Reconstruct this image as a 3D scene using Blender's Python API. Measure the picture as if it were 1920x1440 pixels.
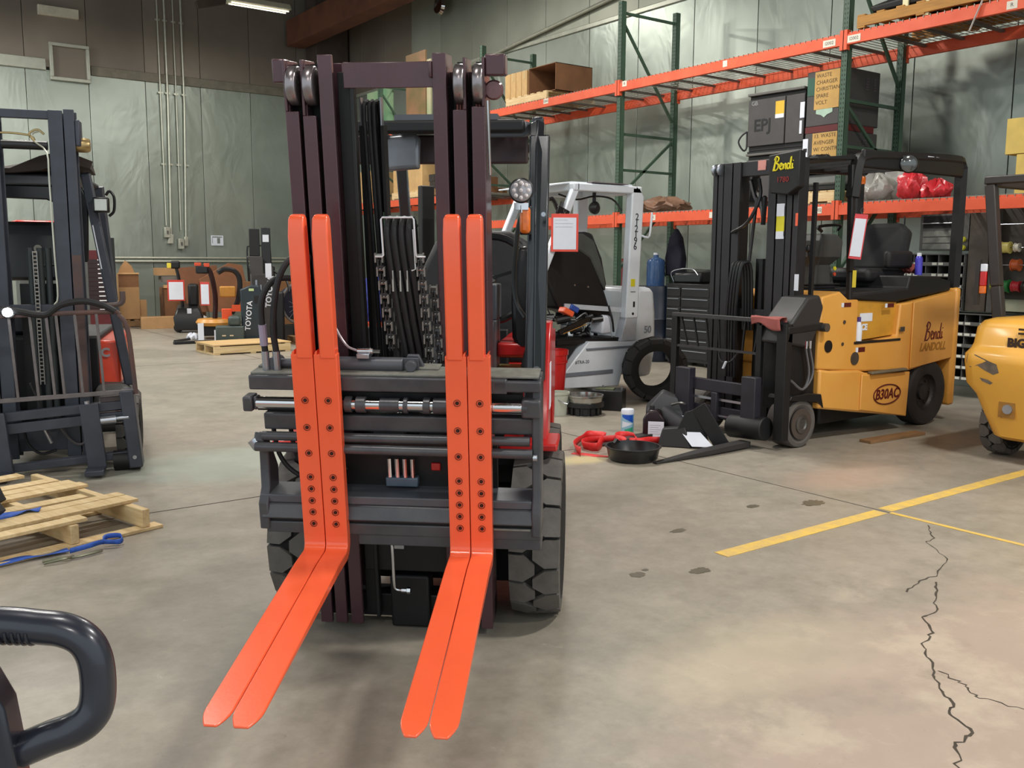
import bpy, math, random
from math import sin, cos, pi, radians, sqrt, atan2
from mathutils import Vector, Matrix
random.seed(7)
S = bpy.context.scene
for o in list(bpy.data.objects):
    bpy.data.objects.remove(o)
COL = S.collection
# ------------------------------------------------ camera
cam = bpy.data.cameras.new('camera'); co = bpy.data.objects.new('camera', cam); COL.objects.link(co)
cam.sensor_width = 36; cam.lens = 36 * 1740 / 1920
cam.clip_start = 0.05
PIT, YAW, ROL = radians(7.76), radians(36), radians(0.3)
fw = Vector((sin(YAW) * cos(PIT), cos(YAW) * cos(PIT), -sin(PIT)))
r0 = Vector((cos(YAW), -sin(YAW), 0)); u0 = r0.cross(fw)
rv = r0 * cos(ROL) + u0 * sin(ROL); uv = u0 * cos(ROL) - r0 * sin(ROL)
co.matrix_world = Matrix(((rv.x, uv.x, -fw.x, 0), (rv.y, uv.y, -fw.y, 0), (rv.z, uv.z, -fw.z, 1.5), (0, 0, 0, 1)))
S.camera = co
# ------------------------------------------------ world, exposure, lights
S.view_settings.view_transform = 'Standard'; S.view_settings.look = 'None'
S.view_settings.gamma = 1; S.view_settings.use_curve_mapping = False
S.view_settings.exposure = 0.0
W = bpy.data.worlds.new('world'); S.world = W; W.use_nodes = True
W.node_tree.nodes['Background'].inputs[0].default_value = (0.75, 0.85, 0.9, 1)
W.node_tree.nodes['Background'].inputs[1].default_value = 1.25
LIGHTS = [(-0.3, 2.2, 6.6, 90), (5.2, 0.4, 6.6, 340), (1.2, 8.6, 6.6, 180), (6.2, 8.2, 6.6, 300), (2.6, 15.2, 6.6, 260), (7.6, 14.6, 6.6, 190), (-0.5, 19.5, 6.6, 520), (-4, 11, 6.6, 120), (7.4, 19, 6.5, 50), (-3, -3, 6.6, 120), (4, -4, 6.6, 230)]
for i, (x, y, z, p) in enumerate(LIGHTS):
    l = bpy.data.lights.new('tube_light', 'AREA'); l.shape = 'RECTANGLE'; l.size = 1.2; l.size_y = 0.35
    l.energy = p; l.color = (1.0, 0.965, 0.9)
    lo = bpy.data.objects.new('tube_light', l); COL.objects.link(lo); lo.location = (x, y, z)
# ------------------------------------------------ materials
def lin(c):
    c = c / 255.0
    return c / 12.92 if c <= 0.04045 else ((c + 0.055) / 1.055) ** 2.4
def rgb(r, g, b): return (lin(r), lin(g), lin(b), 1)
MATS = {}
def mat(name, c, rough=0.5, metal=0.0, var=0.12, scale=6.0, bump=0.0, bscale=60.0, c2=None, spec=0.5, coat=0.0, stretch=None, emit=None, alpha=None, trans=0.0, rvar=0.15):
    if name in MATS: return MATS[name]
    m = bpy.data.materials.new(name); m.use_nodes = True; MATS[name] = m
    nt = m.node_tree; N = nt.nodes; L = nt.links; b = N['Principled BSDF']
    base = rgb(*c)
    tc = N.new('ShaderNodeTexCoord'); mp = N.new('ShaderNodeMapping'); L.new(tc.outputs['Object'], mp.inputs[0])
    if stretch: mp.inputs['Scale'].default_value = stretch
    nz = N.new('ShaderNodeTexNoise'); nz.inputs['Scale'].default_value = scale; nz.inputs['Detail'].default_value = 5; nz.inputs['Roughness'].default_value = 0.6
    L.new(mp.outputs[0], nz.inputs[0])
    rp = N.new('ShaderNodeValToRGB'); rp.color_ramp.elements[0].position = 0.32; rp.color_ramp.elements[1].position = 0.7
    o2 = rgb(*c2) if c2 else tuple(min(1, v * (1 + var)) for v in base[:3]) + (1,)
    rp.color_ramp.elements[0].color = tuple(v * (1 - var) for v in base[:3]) + (1,) if not c2 else base
    rp.color_ramp.elements[1].color = o2
    L.new(nz.outputs[0], rp.inputs[0]); L.new(rp.outputs[0], b.inputs['Base Color'])
    mr = N.new('ShaderNodeMapRange'); mr.inputs[3].default_value = max(0.02, rough - rvar * rough); mr.inputs[4].default_value = min(1, rough + rvar * rough)
    L.new(nz.outputs[0], mr.inputs[0]); L.new(mr.outputs[0], b.inputs['Roughness'])
    b.inputs['Metallic'].default_value = metal
    b.inputs['Specular IOR Level'].default_value = spec
    if coat: b.inputs['Coat Weight'].default_value = coat; b.inputs['Coat Roughness'].default_value = 0.12
    if bump:
        n2 = N.new('ShaderNodeTexNoise'); n2.inputs['Scale'].default_value = bscale; n2.inputs['Detail'].default_value = 3
        L.new(mp.outputs[0], n2.inputs[0])
        bp = N.new('ShaderNodeBump'); bp.inputs['Strength'].default_value = bump; bp.inputs['Distance'].default_value = 0.02
        L.new(n2.outputs[0], bp.inputs['Height']); L.new(bp.outputs[0], b.inputs['Normal'])
    if emit: b.inputs['Emission Color'].default_value = rgb(*emit[:3]); b.inputs['Emission Strength'].default_value = emit[3]
    if trans: b.inputs['Transmission Weight'].default_value = trans
    if alpha is not None: b.inputs['Alpha'].default_value = alpha
    return m
orange = mat('fork_orange_paint', (248, 100, 60), 0.24, 0, 0.04, 3, coat=0.3, bump=0.02, bscale=90)
mast_m = mat('mast_dark_paint', (80, 53, 59), 0.28, 0.2, 0.12, 4, coat=0.2)
carr = mat('carriage_grey_paint', (64, 64, 69), 0.32, 0.15, 0.18, 7, c2=(82, 82, 84), bump=0.03)
dusty = mat('dusty_ledge', (120, 120, 112), 0.7, 0, 0.2, 30)
black = mat('black_paint', (26, 26, 28), 0.35, 0, 0.2, 8)
blackr = mat('black_rubber', (30, 29, 31), 0.6, 0, 0.25, 20, bump=0.05)
void = mat('black_steel', (13, 13, 15), 0.55, 0, 0.3, 9)
chrome = mat('chrome', (210, 210, 212), 0.12, 1, 0.04)
zinc = mat('zinc_fitting', (175, 180, 188), 0.3, 0.9, 0.1)
steel = mat('dull_steel', (110, 108, 105), 0.4, 0.8, 0.2, 10)
tyre_m = mat('tyre_rubber', (92, 88, 84), 0.75, 0, 0.2, 12, bump=0.08)
tyre_d = mat('tyre_groove', (22, 21, 21), 0.85, 0, 0.2)
red = mat('red_paint', (196, 32, 30), 0.3, 0, 0.08, 4, coat=0.3)
white_p = mat('white_paint', (226, 233, 240), 0.35, 0, 0.05, 4, coat=0.2)
paper = mat('white_paper', (226, 230, 240), 0.6, 0, 0.04)
greyp = mat('grey_paint', (84, 86, 92), 0.4, 0.1, 0.1)
amber = mat('amber_lens', (225, 110, 25), 0.2, 0, 0.15, 60, coat=0.5)
yellow = mat('yellow_truck_paint', (230, 168, 82), 0.35, 0, 0.07, 3, c2=(222, 156, 68), coat=0.15)
darkred = mat('dark_red_print', (92, 20, 18), 0.5)
wood = mat('pallet_wood', (204, 174, 124), 0.75, 0, 0.2, 4, c2=(230, 206, 160), stretch=(1, 9, 9), bump=0.1, bscale=20)
wood2 = mat('weathered_wood', (128, 96, 62), 0.8, 0, 0.25, 4, stretch=(1, 8, 8), bump=0.1, bscale=20)
card = mat('cardboard', (178, 138, 94), 0.8, 0, 0.08, 5)
card2 = mat('brown_cardboard', (128, 88, 58), 0.85, 0, 0.14, 5)
rack_o = mat('rack_orange', (228, 98, 62), 0.5, 0, 0.1, 5, c2=(216, 84, 50))
rack_g = mat('rack_green', (62, 86, 68), 0.5, 0, 0.15, 5)
conduit_m = mat('conduit_steel', (200, 200, 184), 0.35, 0.6, 0.1)
# ------------------------------------------------ mesh builder
def I3(p): return p
def frame(piv, tiltx=0, rolly=0, rz=0):
    M = Matrix.Translation(piv) @ Matrix.Rotation(radians(rz), 4, 'Z') @ Matrix.Rotation(radians(tiltx), 4, 'X') @ Matrix.Rotation(radians(rolly), 4, 'Y')
    return lambda p: tuple(M @ Vector(p))
class MB:
    def __init__(s, T=None): s.v = []; s.f = []; s.T = T or I3; s.st = []
    def add(s, vs, fs):
        n = len(s.v); s.st.append((n, len(s.f))); s.v += [s.T(tuple(v)) for v in vs]; s.f += [tuple(i + n for i in f) for f in fs]; return s
    def hexa(s, b, t):
        return s.add(list(b) + list(t), [(3, 2, 1, 0), (4, 5, 6, 7), (0, 1, 5, 4), (1, 2, 6, 5), (2, 3, 7, 6), (3, 0, 4, 7)])
    def bx(s, x0, x1, y0, y1, z0, z1):
        return s.hexa([(x0, y0, z0), (x1, y0, z0), (x1, y1, z0), (x0, y1, z0)], [(x0, y0, z1), (x1, y0, z1), (x1, y1, z1), (x0, y1, z1)])
    def bc(s, c, d, rz=0, rx=0, ry=0):
        M = Matrix.Translation(c) @ Matrix.Rotation(radians(rz), 4, 'Z') @ Matrix.Rotation(radians(rx), 4, 'X') @ Matrix.Rotation(radians(ry), 4, 'Y')
        x, y, z = d[0] / 2, d[1] / 2, d[2] / 2
        P = [M @ Vector(q) for q in [(-x, -y, -z), (x, -y, -z), (x, y, -z), (-x, y, -z), (-x, -y, z), (x, -y, z), (x, y, z), (-x, y, z)]]
        return s.hexa(P[:4], P[4:])
    def bar(s, p, q, w, h, up=(0, 0, 1)):
        p = Vector(p); q = Vector(q); d = (q - p).normalized(); u = Vector(up)
        if abs(d.dot(u)) > 0.98: u = Vector((0, 1, 0))
        a = d.cross(u).normalized() * w / 2; b = a.cross(d).normalized() * h / 2
        return s.hexa([p - a - b, p + a - b, p + a + b, p - a + b], [q - a - b, q + a - b, q + a + b, q - a + b])
    def cyl(s, p, q, r, n=14, r2=None, caps=True):
        p = Vector(p); q = Vector(q); d = (q - p).normalized(); u = Vector((0, 0, 1)) if abs(d.z) < 0.9 else Vector((0, 1, 0))
        a = d.cross(u).normalized(); b = d.cross(a); r2 = r if r2 is None else r2
        vs = [p + (a * cos(2 * pi * i / n) + b * sin(2 * pi * i / n)) * r for i in range(n)] + [q + (a * cos(2 * pi * i / n) + b * sin(2 * pi * i / n)) * r2 for i in range(n)]
        fs = [(i, (i + 1) % n, n + (i + 1) % n, n + i) for i in range(n)]
        if caps: fs += [tuple(range(n - 1, -1, -1)), tuple(range(n, 2 * n))]
        return s.add(vs, fs)
    def lathe(s, prof, c, ax='z', n=24):
        vs = []; m = len(prof)
        for i in range(n):
            t = 2 * pi * i / n
            for r, h in prof:
                a, b = r * cos(t), r * sin(t)
                vs.append({'z': (c[0] + a, c[1] + b, c[2] + h), 'x': (c[0] + h, c[1] + a, c[2] + b), 'y': (c[0] + a, c[1] + h, c[2] + b)}[ax])
        fs = []
        for i in range(n):
            for j in range(m - 1):
                fs.append((i * m + j, ((i + 1) % n) * m + j, ((i + 1) % n) * m + j + 1, i * m + j + 1))
        return s.add(vs, fs)
    def tube(s, pts, r, n=8, sm=4, closed=False, rs=None):
        P = [Vector(p) for p in pts]
        if sm > 1:
            Q = []; m = len(P); R = []
            for i in range(m if closed else m - 1):
                a = P[(i - 1) % m] if closed or i > 0 else P[0] * 2 - P[1]
                b = P[i]; c = P[(i + 1) % m]; d = P[(i + 2) % m] if closed or i + 2 < m else c * 2 - b
                for k in range(sm):
                    t = k / sm
                    Q.append(0.5 * ((2 * b) + (c - a) * t + (2 * a - 5 * b + 4 * c - d) * t * t + (3 * b - a - 3 * c + d) * t ** 3))
                    if rs: R.append(rs[i] * (1 - t) + rs[(i + 1) % m] * t)
            if not closed: Q.append(P[-1]); R.append(rs[-1] if rs else 0)
            P = Q
            if rs: rs = R
        m = len(P); vs = []; prev = None
        for i in range(m):
            d = (P[(i + 1) % m] - P[(i - 1) % m]) if closed else (P[min(i + 1, m - 1)] - P[max(i - 1, 0)])
            if d.length < 1e-9: d = Vector((0, 0, 1))
            d.normalize()
            if prev is None:
                u = Vector((0, 0, 1)) if abs(d.z) < 0.9 else Vector((0, 1, 0)); a = d.cross(u).normalized()
            else:
                a = prev - d * prev.dot(d); a.normalize()
            prev = a; b = d.cross(a); rr = rs[i] if rs else r
            vs += [P[i] + (a * cos(2 * pi * k / n) + b * sin(2 * pi * k / n)) * rr for k in range(n)]
        fs = []
        for i in range(m if closed else m - 1):
            j = (i + 1) % m
            fs += [(i * n + k, i * n + (k + 1) % n, j * n + (k + 1) % n, j * n + k) for k in range(n)]
        if not closed: fs += [tuple(range(n - 1, -1, -1)), tuple((m - 1) * n + k for k in range(n))]
        return s.add(vs, fs)
    def prism(s, poly, ax, a, b):
        def P(u, v, w): return {'x': (w, u, v), 'y': (u, w, v), 'z': (u, v, w)}[ax]
        n = len(poly)
        return s.add([P(u, v, a) for u, v in poly] + [P(u, v, b) for u, v in poly], [tuple(range(n - 1, -1, -1)), tuple(range(n, 2 * n))] + [(i, (i + 1) % n, n + (i + 1) % n, n + i) for i in range(n)])
    def loft(s, rings, caps=True):
        m = len(rings[0]); vs = [p for r in rings for p in r]; fs = []
        for i in range(len(rings) - 1):
            fs += [(i * m + k, i * m + (k + 1) % m, (i + 1) * m + (k + 1) % m, (i + 1) * m + k) for k in range(m)]
        if caps: fs += [tuple(range(m - 1, -1, -1)), tuple((len(rings) - 1) * m + k for k in range(m))]
        return s.add(vs, fs)
    def grid(s, P, thick=0.0):
        h = len(P); w = len(P[0]); vs = [p for r in P for p in r]
        return s.add(vs, [(i * w + j, i * w + j + 1, (i + 1) * w + j + 1, (i + 1) * w + j) for i in range(h - 1) for j in range(w - 1)])
    def mesh(s, name, m, smooth=True, ang=35):
        me = bpy.data.meshes.new(name); me.from_pydata([tuple(v) for v in s.v], [], s.f); me.materials.append(m)
        import bmesh
        b = bmesh.new(); b.from_mesh(me); bmesh.ops.recalc_face_normals(b, faces=b.faces); b.to_mesh(me); b.free()
        if smooth:
            me.polygons.foreach_set('use_smooth', [True] * len(me.polygons)); me.set_sharp_from_angle(angle=radians(ang))
        return me
    def parts(s, name, m, parent=None, **k):
        st = s.st + [(len(s.v), len(s.f))]; r = None
        for (a, f0), (b, f1) in zip(st, st[1:]):
            q = MB(); q.v = s.v[a:b]; q.f = [tuple(i - a for i in f) for f in s.f[f0:f1]]
            o = q.build(name, m, parent, **k); r = r or o
        return r
    def build(s, name, m, parent=None, label=None, bevel=0, solid=0, sub=0, ang=35, **kw):
        o = bpy.data.objects.new(name, s.mesh(name, m, ang=ang)); COL.objects.link(o); o.parent = parent
        if label: o['label'] = label
        for k, v in kw.items(): o[k] = v
        if sub:
            d = o.modifiers.new('s', 'SUBSURF'); d.levels = d.render_levels = sub
        if solid:
            d = o.modifiers.new('t', 'SOLIDIFY'); d.thickness = solid; d.offset = 0
        if bevel:
            d = o.modifiers.new('b', 'BEVEL'); d.width = bevel; d.segments = 2; d.limit_method = 'ANGLE'; d.angle_limit = radians(40)
        return o
def tag(o, label, cat, group=None):
    o['label'] = label; o['category'] = cat
    if group: o['group'] = group
    return o
def thing(name, label, cat, loc=(0, 0, 0), rz=0, group=None):
    o = bpy.data.objects.new(name, None); COL.objects.link(o); o.location = loc; o.rotation_euler = (0, 0, radians(rz))
    return tag(o, label, cat, group)
def inst(src, parent, loc, rot=(0, 0, 0), name=None):
    o = src.copy(); COL.objects.link(o); o.parent = parent; o.location = loc; o.rotation_euler = rot
    return o
def struct(o): o['kind'] = 'structure'; return o
def box(name, c, d, m, label, cat, rz=0, bevel=0.004, group=None, parent=None):
    mb = MB(); mb.bx(-d[0] / 2, d[0] / 2, -d[1] / 2, d[1] / 2, 0, d[2])
    o = mb.build(name, m, parent, bevel=bevel); o.location = c; o.rotation_euler = (0, 0, radians(rz))
    return tag(o, label, cat, group)
def text(body, parent, m, loc, rot, size, T=None, name='lettering', shear=0.0, bold=0.0, ext=0.0015, align='CENTER', sx=1.0, space=1.0, label=None):
    c = bpy.data.curves.new(name, 'FONT'); c.body = body; c.size = size; c.extrude = ext; c.shear = shear; c.offset = bold
    c.align_x = align; c.align_y = 'CENTER'; c.space_character = space; c.resolution_u = 3
    t = bpy.data.objects.new(name, c); me = bpy.data.meshes.new_from_object(t); bpy.data.objects.remove(t)
    me.materials.clear(); me.materials.append(m)
    o = bpy.data.objects.new(name, me); COL.objects.link(o); o.parent = parent
    o.location = loc; o.rotation_euler = [radians(a) for a in rot]; o.scale = (sx, 1, 1)
    if label: o['label'] = label
    return o
def tyre(parent, c, r, w, ax='x', rim=0.5, lugs=22, m=None, rimm=None, name='tyre', tread=True):
    """pneumatic-shaped tyre: carcass, chevron lugs, rim"""
    b = MB(); h = w / 2; k = r - (0.018 if tread else 0)
    b.lathe([(r * rim, -h * 0.8), (r * 0.8, -h), (k * 0.95, -h * 0.95), (k, -h * 0.75), (k, h * 0.75), (k * 0.95, h * 0.95), (r * 0.8, h), (r * rim, h * 0.8), (r * rim, -h * 0.8)], (0, 0, 0), 'x', 40)
    o = b.build(name, tyre_d if tread else (m or tyre_m), parent); o.location = c
    if ax == 'y': o.rotation_euler = (0, 0, pi / 2)
    if tread:
        g = MB(); da = 2 * pi / lugs
        for i in range(lugs):
            for sd in (-1, 1):
                a0 = i * da + (da / 2 if sd > 0 else 0)
                def P(x, a, rr): return (x, rr * cos(a), rr * sin(a))
                pr = [(sd * h * 1.0, -.46, 0.86), (sd * h * 0.97, -.46, .97), (sd * h * 0.42, -.46, 1), (sd * h * -0.04, -.17, 1), (sd * h * -0.04, .17, 1), (sd * h * 0.42, .44, 1), (sd * h * 0.97, .44, .97), (sd * h * 1.0, .44, .86)]
                top = [P(x, a0 + t * da, r * q) for x, t, q in pr]; bot = [P(x * 0.96, a0 + t * da, r * q - 0.03) for x, t, q in pr]
                n = len(top)
                # split side and tread faces
                g.add(top + bot, [(1, 2, 5, 6), (2, 3, 4, 5), (0, 1, 6, 7)] + [(j, (j + 1) % n, n + (j + 1) % n, n + j) for j in range(n)])
        t = g.build('tread', m or tyre_m, o, kind='stuff')
    rr = r * rim
    d = MB(); d.lathe([(rr * 1.02, -h * .82), (rr, -h * .5), (rr * .9, -h * .3), (rr * .45, -h * .3), (rr * .42, -h * .55), (0.001, -h * .55)], (0, 0, 0), 'x', 28)
    d.lathe([(rr * 1.02, h * .82), (rr, h * .5), (rr * .9, h * .3), (rr * .45, h * .3), (rr * .42, h * .55), (0.001, h * .55)], (0, 0, 0), 'x', 28)
    for sd in (-1, 1):
        for i in range(6):
            a = i * pi / 3; d.cyl((sd * h * .3, rr * .68 * cos(a), rr * .68 * sin(a)), (sd * h * .45, rr * .68 * cos(a), rr * .68 * sin(a)), rr * .07, 6)
    d.build('rim', rimm or greyp, o)
    return o
# ================================================ SETTING
def floor_material():
    m = bpy.data.materials.new('polished_concrete'); m.use_nodes = True; nt = m.node_tree; N = nt.nodes; L = nt.links; b = N['Principled BSDF']
    tc = N.new('ShaderNodeTexCoord')
    def noise(s, d=6, r=0.6, off=(0, 0, 0), sc=(1, 1, 1)):
        mp = N.new('ShaderNodeMapping'); mp.inputs[1].default_value = off; mp.inputs[3].default_value = sc; L.new(tc.outputs['Object'], mp.inputs[0])
        n = N.new('ShaderNodeTexNoise'); n.inputs['Scale'].default_value = s; n.inputs['Detail'].default_value = d; n.inputs['Roughness'].default_value = r; L.new(mp.outputs[0], n.inputs[0]); return n.outputs[0]
    def ramp(src, p0, c0, p1, c1):
        r = N.new('ShaderNodeValToRGB'); e = r.color_ramp.elements; e[0].position = p0; e[0].color = c0; e[1].position = p1; e[1].color = c1; L.new(src, r.inputs[0]); return r.outputs[0]
    def mix(f, a, bb, mode='MIX'):
        x = N.new('ShaderNodeMix'); x.data_type = 'RGBA'; x.blend_type = mode
        if isinstance(f, float): x.inputs[0].default_value = f
        else: L.new(f, x.inputs[0])
        for i, v in ((6, a), (7, bb)):
            if isinstance(v, tuple): x.inputs[i].default_value = v
            else: L.new(v, x.inputs[i])
        return x.outputs[2]
    base = ramp(noise(0.55, 8), 0.3, rgb(140, 135, 121), 0.72, rgb(164, 154, 141))
    # warm worn area around the right foreground, edge broken by noise
    gx = N.new('ShaderNodeSeparateXYZ'); L.new(tc.outputs['Object'], gx.inputs[0])
    def M(op, a, c):
        n = N.new('ShaderNodeMath'); n.operation = op
        for i, v in enumerate((a, c)):
            if isinstance(v, (int, float)): n.inputs[i].default_value = v
            else: L.new(v, n.inputs[i])
        return n.outputs[0]
    def blob(cx, cy, sx, sy, soft, seed):
        dx = M('DIVIDE', M('SUBTRACT', gx.outputs[0], cx), sx); dy = M('DIVIDE', M('SUBTRACT', gx.outputs[1], cy), sy)
        d = M('SQRT', M('ADD', M('MULTIPLY', dx, dx), M('MULTIPLY', dy, dy)), 0)
        d = M('ADD', d, M('MULTIPLY', M('SUBTRACT', noise(1.6, 8, .65, (seed, seed, 0)), 0.5), 1.4))
        r = N.new('ShaderNodeMapRange'); r.inputs[1].default_value = 1.0; r.inputs[2].default_value = 1.0 - soft; r.inputs[3].default_value = 0; r.inputs[4].default_value = 1; L.new(d, r.inputs[0]); return r.outputs[0]
    mot = ramp(noise(3.4, 9, .72, (3, 8, 1)), .38, rgb(120, 116, 104), .64, rgb(190, 180, 166))
    base = mix(.3, base, mot)
    mot2 = ramp(noise(11, 8, .75, (1, 5, 1)), .36, rgb(126, 118, 106), .66, rgb(180, 172, 160))
    base = mix(.22, base, mot2)
    c = mix(M('MULTIPLY', blob(3.2, 1.0, 1.9, 1.5, .4, 3), .75), base, rgb(186, 166, 152))
    c = mix(M('MULTIPLY', ramp(noise(2.1, 9, .7, (6, 2, 0)), .5, (0, 0, 0, 1), .62, (1, 1, 1, 1)), M('MULTIPLY', blob(3.3, 1.2, 2.2, 1.7, .5, 4), .5)), c, rgb(208, 194, 172))
    c = mix(M('MULTIPLY', blob(2.7, 2.15, .75, .4, .7, 9), .55), c, rgb(204, 190, 166))
    c = mix(M('MULTIPLY', blob(5.6, 3.75, .7, .35, .6, 5), .5), c, rgb(186, 156, 140))
    c = mix(M('MULTIPLY', blob(2.6, 6.6, 1.5, .7, .5, 12), .6), c, rgb(168, 180, 168))
    c = mix(M('MULTIPLY', blob(4.45, 5.2, .3, .16, .6, 2), .7), c, rgb(212, 198, 146))
    c = mix(M('MULTIPLY', blob(3.9, 4.4, .9, .5, .7, 22), .35), c, rgb(110, 106, 96))
    stain = ramp(noise(2.3, 9, .7, (4, 1, 0)), 0.62, (0, 0, 0, 1), 0.74, (1, 1, 1, 1))
    c = mix(M('MULTIPLY', stain, .35), c, rgb(112, 106, 94))
    scuff = ramp(noise(5, 9, .75, (9, 7, 0), (1, .4, 1)), 0.64, (0, 0, 0, 1), 0.7, (1, 1, 1, 1))
    c = mix(M('MULTIPLY', scuff, .45), c, rgb(206, 198, 184))
    sp = ramp(noise(38, 3, .6), 0.70, (0, 0, 0, 1), 0.74, (1, 1, 1, 1))
    c = mix(M('MULTIPLY', sp, .3), c, rgb(90, 84, 74))
    L.new(c, b.inputs['Base Color'])
    rr = N.new('ShaderNodeMapRange'); rr.inputs[3].default_value = 0.22; rr.inputs[4].default_value = 0.55; L.new(noise(1.3, 7, .6, (2, 2, 2)), rr.inputs[0]); L.new(rr.outputs[0], b.inputs['Roughness'])
    bp = N.new('ShaderNodeBump'); bp.inputs['Strength'].default_value = .05; bp.inputs['Distance'].default_value = .01; L.new(noise(30, 4), bp.inputs['Height']); L.new(bp.outputs[0], b.inputs['Normal'])
    return m
fm = floor_material()
fl = struct(MB().bx(-9, 10.9, -8, 22.6, -0.2, 0).build('floor', fm))
groove = mat('joint_dark', (70, 62, 52), 0.9, 0, 0.3, 30)  # dark colour of the floor joints and cracks
def crack(name, pts, w, parent=fl, m=groove):
    mb = MB()
    P = []
    for i in range(len(pts) - 1):
        (x0, y0), (x1, y1) = pts[i], pts[i + 1]; n = 5 if len(pts) > 3 else 1
        for k in range(n): P.append((x0 + (x1 - x0) * k / n + random.uniform(-1, 1) * (0.012 if n > 1 and k else 0), y0 + (y1 - y0) * k / n + random.uniform(-1, 1) * (0.012 if n > 1 and k else 0)))
    P.append(pts[-1]); L, R = [], []
    for i, p in enumerate(P):
        a = P[max(i - 1, 0)]; c = P[min(i + 1, len(P) - 1)]; dx, dy = c[0] - a[0], c[1] - a[1]; q = sqrt(dx * dx + dy * dy) or 1
        ww = w * (random.uniform(.3, 1.2) if len(pts) > 3 else 1) / 2
        L.append((p[0] - dy / q * ww, p[1] + dx / q * ww, .0012)); R.append((p[0] + dy / q * ww, p[1] - dx / q * ww, .0012))
    mb.grid([L, R]); return mb.build(name, m, parent)
crack('joint', [(5.0, -6), (5.0, 5.2)], .008)
crack('joint', [(-8, 5.54), (10, 5.54)], .011)
crack('joint', [(5.0, 5.54), (5.0, 22)], .01)
crack('joint', [(-8, 13.2), (10, 13.2)], .012)
crack('crack', [(4.94, 2.757), (4.75, 2.62), (4.62, 2.58), (4.45, 2.37), (4.18, 2.27), (4.02, 2.27), (3.845, 2.226)], .008)
crack('crack', [(4.08, 2.22), (3.92, 2.13), (3.76, 2.03), (3.62, 2.02), (3.5, 1.9), (3.36, 1.87), (3.25, 1.77), (3.13, 1.69), (3.05, 1.62), (2.98, 1.53), (2.9, 1.5), (2.84, 1.39), (2.72, 1.38), (2.6, 1.3)], .010)
crack('crack', [(3.18, 1.7), (3.16, 1.62), (3.136, 1.563), (3.09, 1.5), (3.136, 1.371), (3.2, 1.2)], .007)
ymat = mat('worn_yellow_paint', (228, 190, 86), 0.6, 0, .1, 14, c2=(200, 170, 110))
def linemark(x0, x1, y0, y1, label):
    o = MB().bx(x0, x1, y0, y1, 0.0005, 0.0025).build('floor_marking', ymat); tag(o, label, 'floor marking'); return o
linemark(3.56, 4.97, 3.03, 3.12, 'yellow painted floor line, nearer half that ends before the tall crack')
linemark(5.03, 8.6, 3.04, 3.13, 'yellow painted floor line running on towards the far right yellow truck')
linemark(4.985, 5.02, 1.2, 3.03, 'thin yellow line painted along the floor joint above the crack')
# sheet metal walls
def sheet(name, c, rough=.36, metal=.72, bump=.14):
    m = bpy.data.materials.new(name); m.use_nodes = True; nt = m.node_tree; N = nt.nodes; L = nt.links; b = N['Principled BSDF']
    tc = N.new('ShaderNodeTexCoord'); n = N.new('ShaderNodeTexNoise'); n.inputs['Scale'].default_value = .8; n.inputs['Detail'].default_value = 4; L.new(tc.outputs['Object'], n.inputs[0])
    oi = N.new('ShaderNodeObjectInfo')
    r = N.new('ShaderNodeValToRGB'); k = rgb(*c); r.color_ramp.elements[0].position = .3; r.color_ramp.elements[1].position = .7
    r.color_ramp.elements[0].color = tuple(v * .85 for v in k[:3]) + (1,); r.color_ramp.elements[1].color = tuple(min(1, v * 1.12) for v in k[:3]) + (1,); L.new(n.outputs[0], r.inputs[0])
    hs = N.new('ShaderNodeHueSaturation'); mr = N.new('ShaderNodeMapRange'); mr.inputs[3].default_value = .9; mr.inputs[4].default_value = 1.1
    L.new(oi.outputs['Random'], mr.inputs[0]); L.new(mr.outputs[0], hs.inputs['Value']); L.new(r.outputs[0], hs.inputs['Color']); L.new(hs.outputs[0], b.inputs['Base Color'])
    b.inputs['Metallic'].default_value = metal; b.inputs['Roughness'].default_value = rough
    mp = N.new('ShaderNodeMapping'); mp.inputs[3].default_value = (1.2, 1.2, .7); L.new(tc.outputs['Object'], mp.inputs[0])
    n2 = N.new('ShaderNodeTexNoise'); n2.inputs['Scale'].default_value = 1.5; n2.inputs['Detail'].default_value = 3; n2.inputs['Distortion'].default_value = .8; L.new(mp.outputs[0], n2.inputs[0])
    bp = N.new('ShaderNodeBump'); bp.inputs['Strength'].default_value = bump; bp.inputs['Distance'].default_value = .12; L.new(n2.outputs[0], bp.inputs['Height']); L.new(bp.outputs[0], b.inputs['Normal'])
    return m
sh_low = sheet('galvanised_sheet', (158, 166, 156), .36, .62)
sh_up = sheet('brown_grey_sheet', (134, 124, 112), .5, .5, .06)  # browner upper sheets, partly tinted for the dark roof they reflect
sh_upr = sheet('pale_sheet_upper', (160, 162, 148), .5, .5, .06)
dark_m = mat('wall_backing', (60, 62, 56), .9)
wb = struct(MB().bx(-9, 10.95, 22.6, 22.8, -.2, 8.6).build('wall_back', dark_m))
wr = struct(MB().bx(10.9, 11.1, -8, 22.8, -.2, 8.6).build('wall_right', dark_m))
x = 10.88
xs = [10.88, 9.7, 8.5, 7.3, 6.05, 4.85, 3.6, 2.38, 1.16, -.06, -1.28, -2.5, -3.72, -4.94, -6.16, -7.38, -8.6]
for i in range(len(xs) - 1):
    a, bq = xs[i + 1] + .006, xs[i] - .006
    MB().bx(a, bq, 22.575, 22.6, 0, 5.44).build('wall_panel', sh_low, wb, bevel=.003)
    MB().bx(a, bq, 22.56, 22.6, 5.5, 8.6).build('wall_panel', sh_up, wb, bevel=.003)
y = 22.5; k = 0
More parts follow.
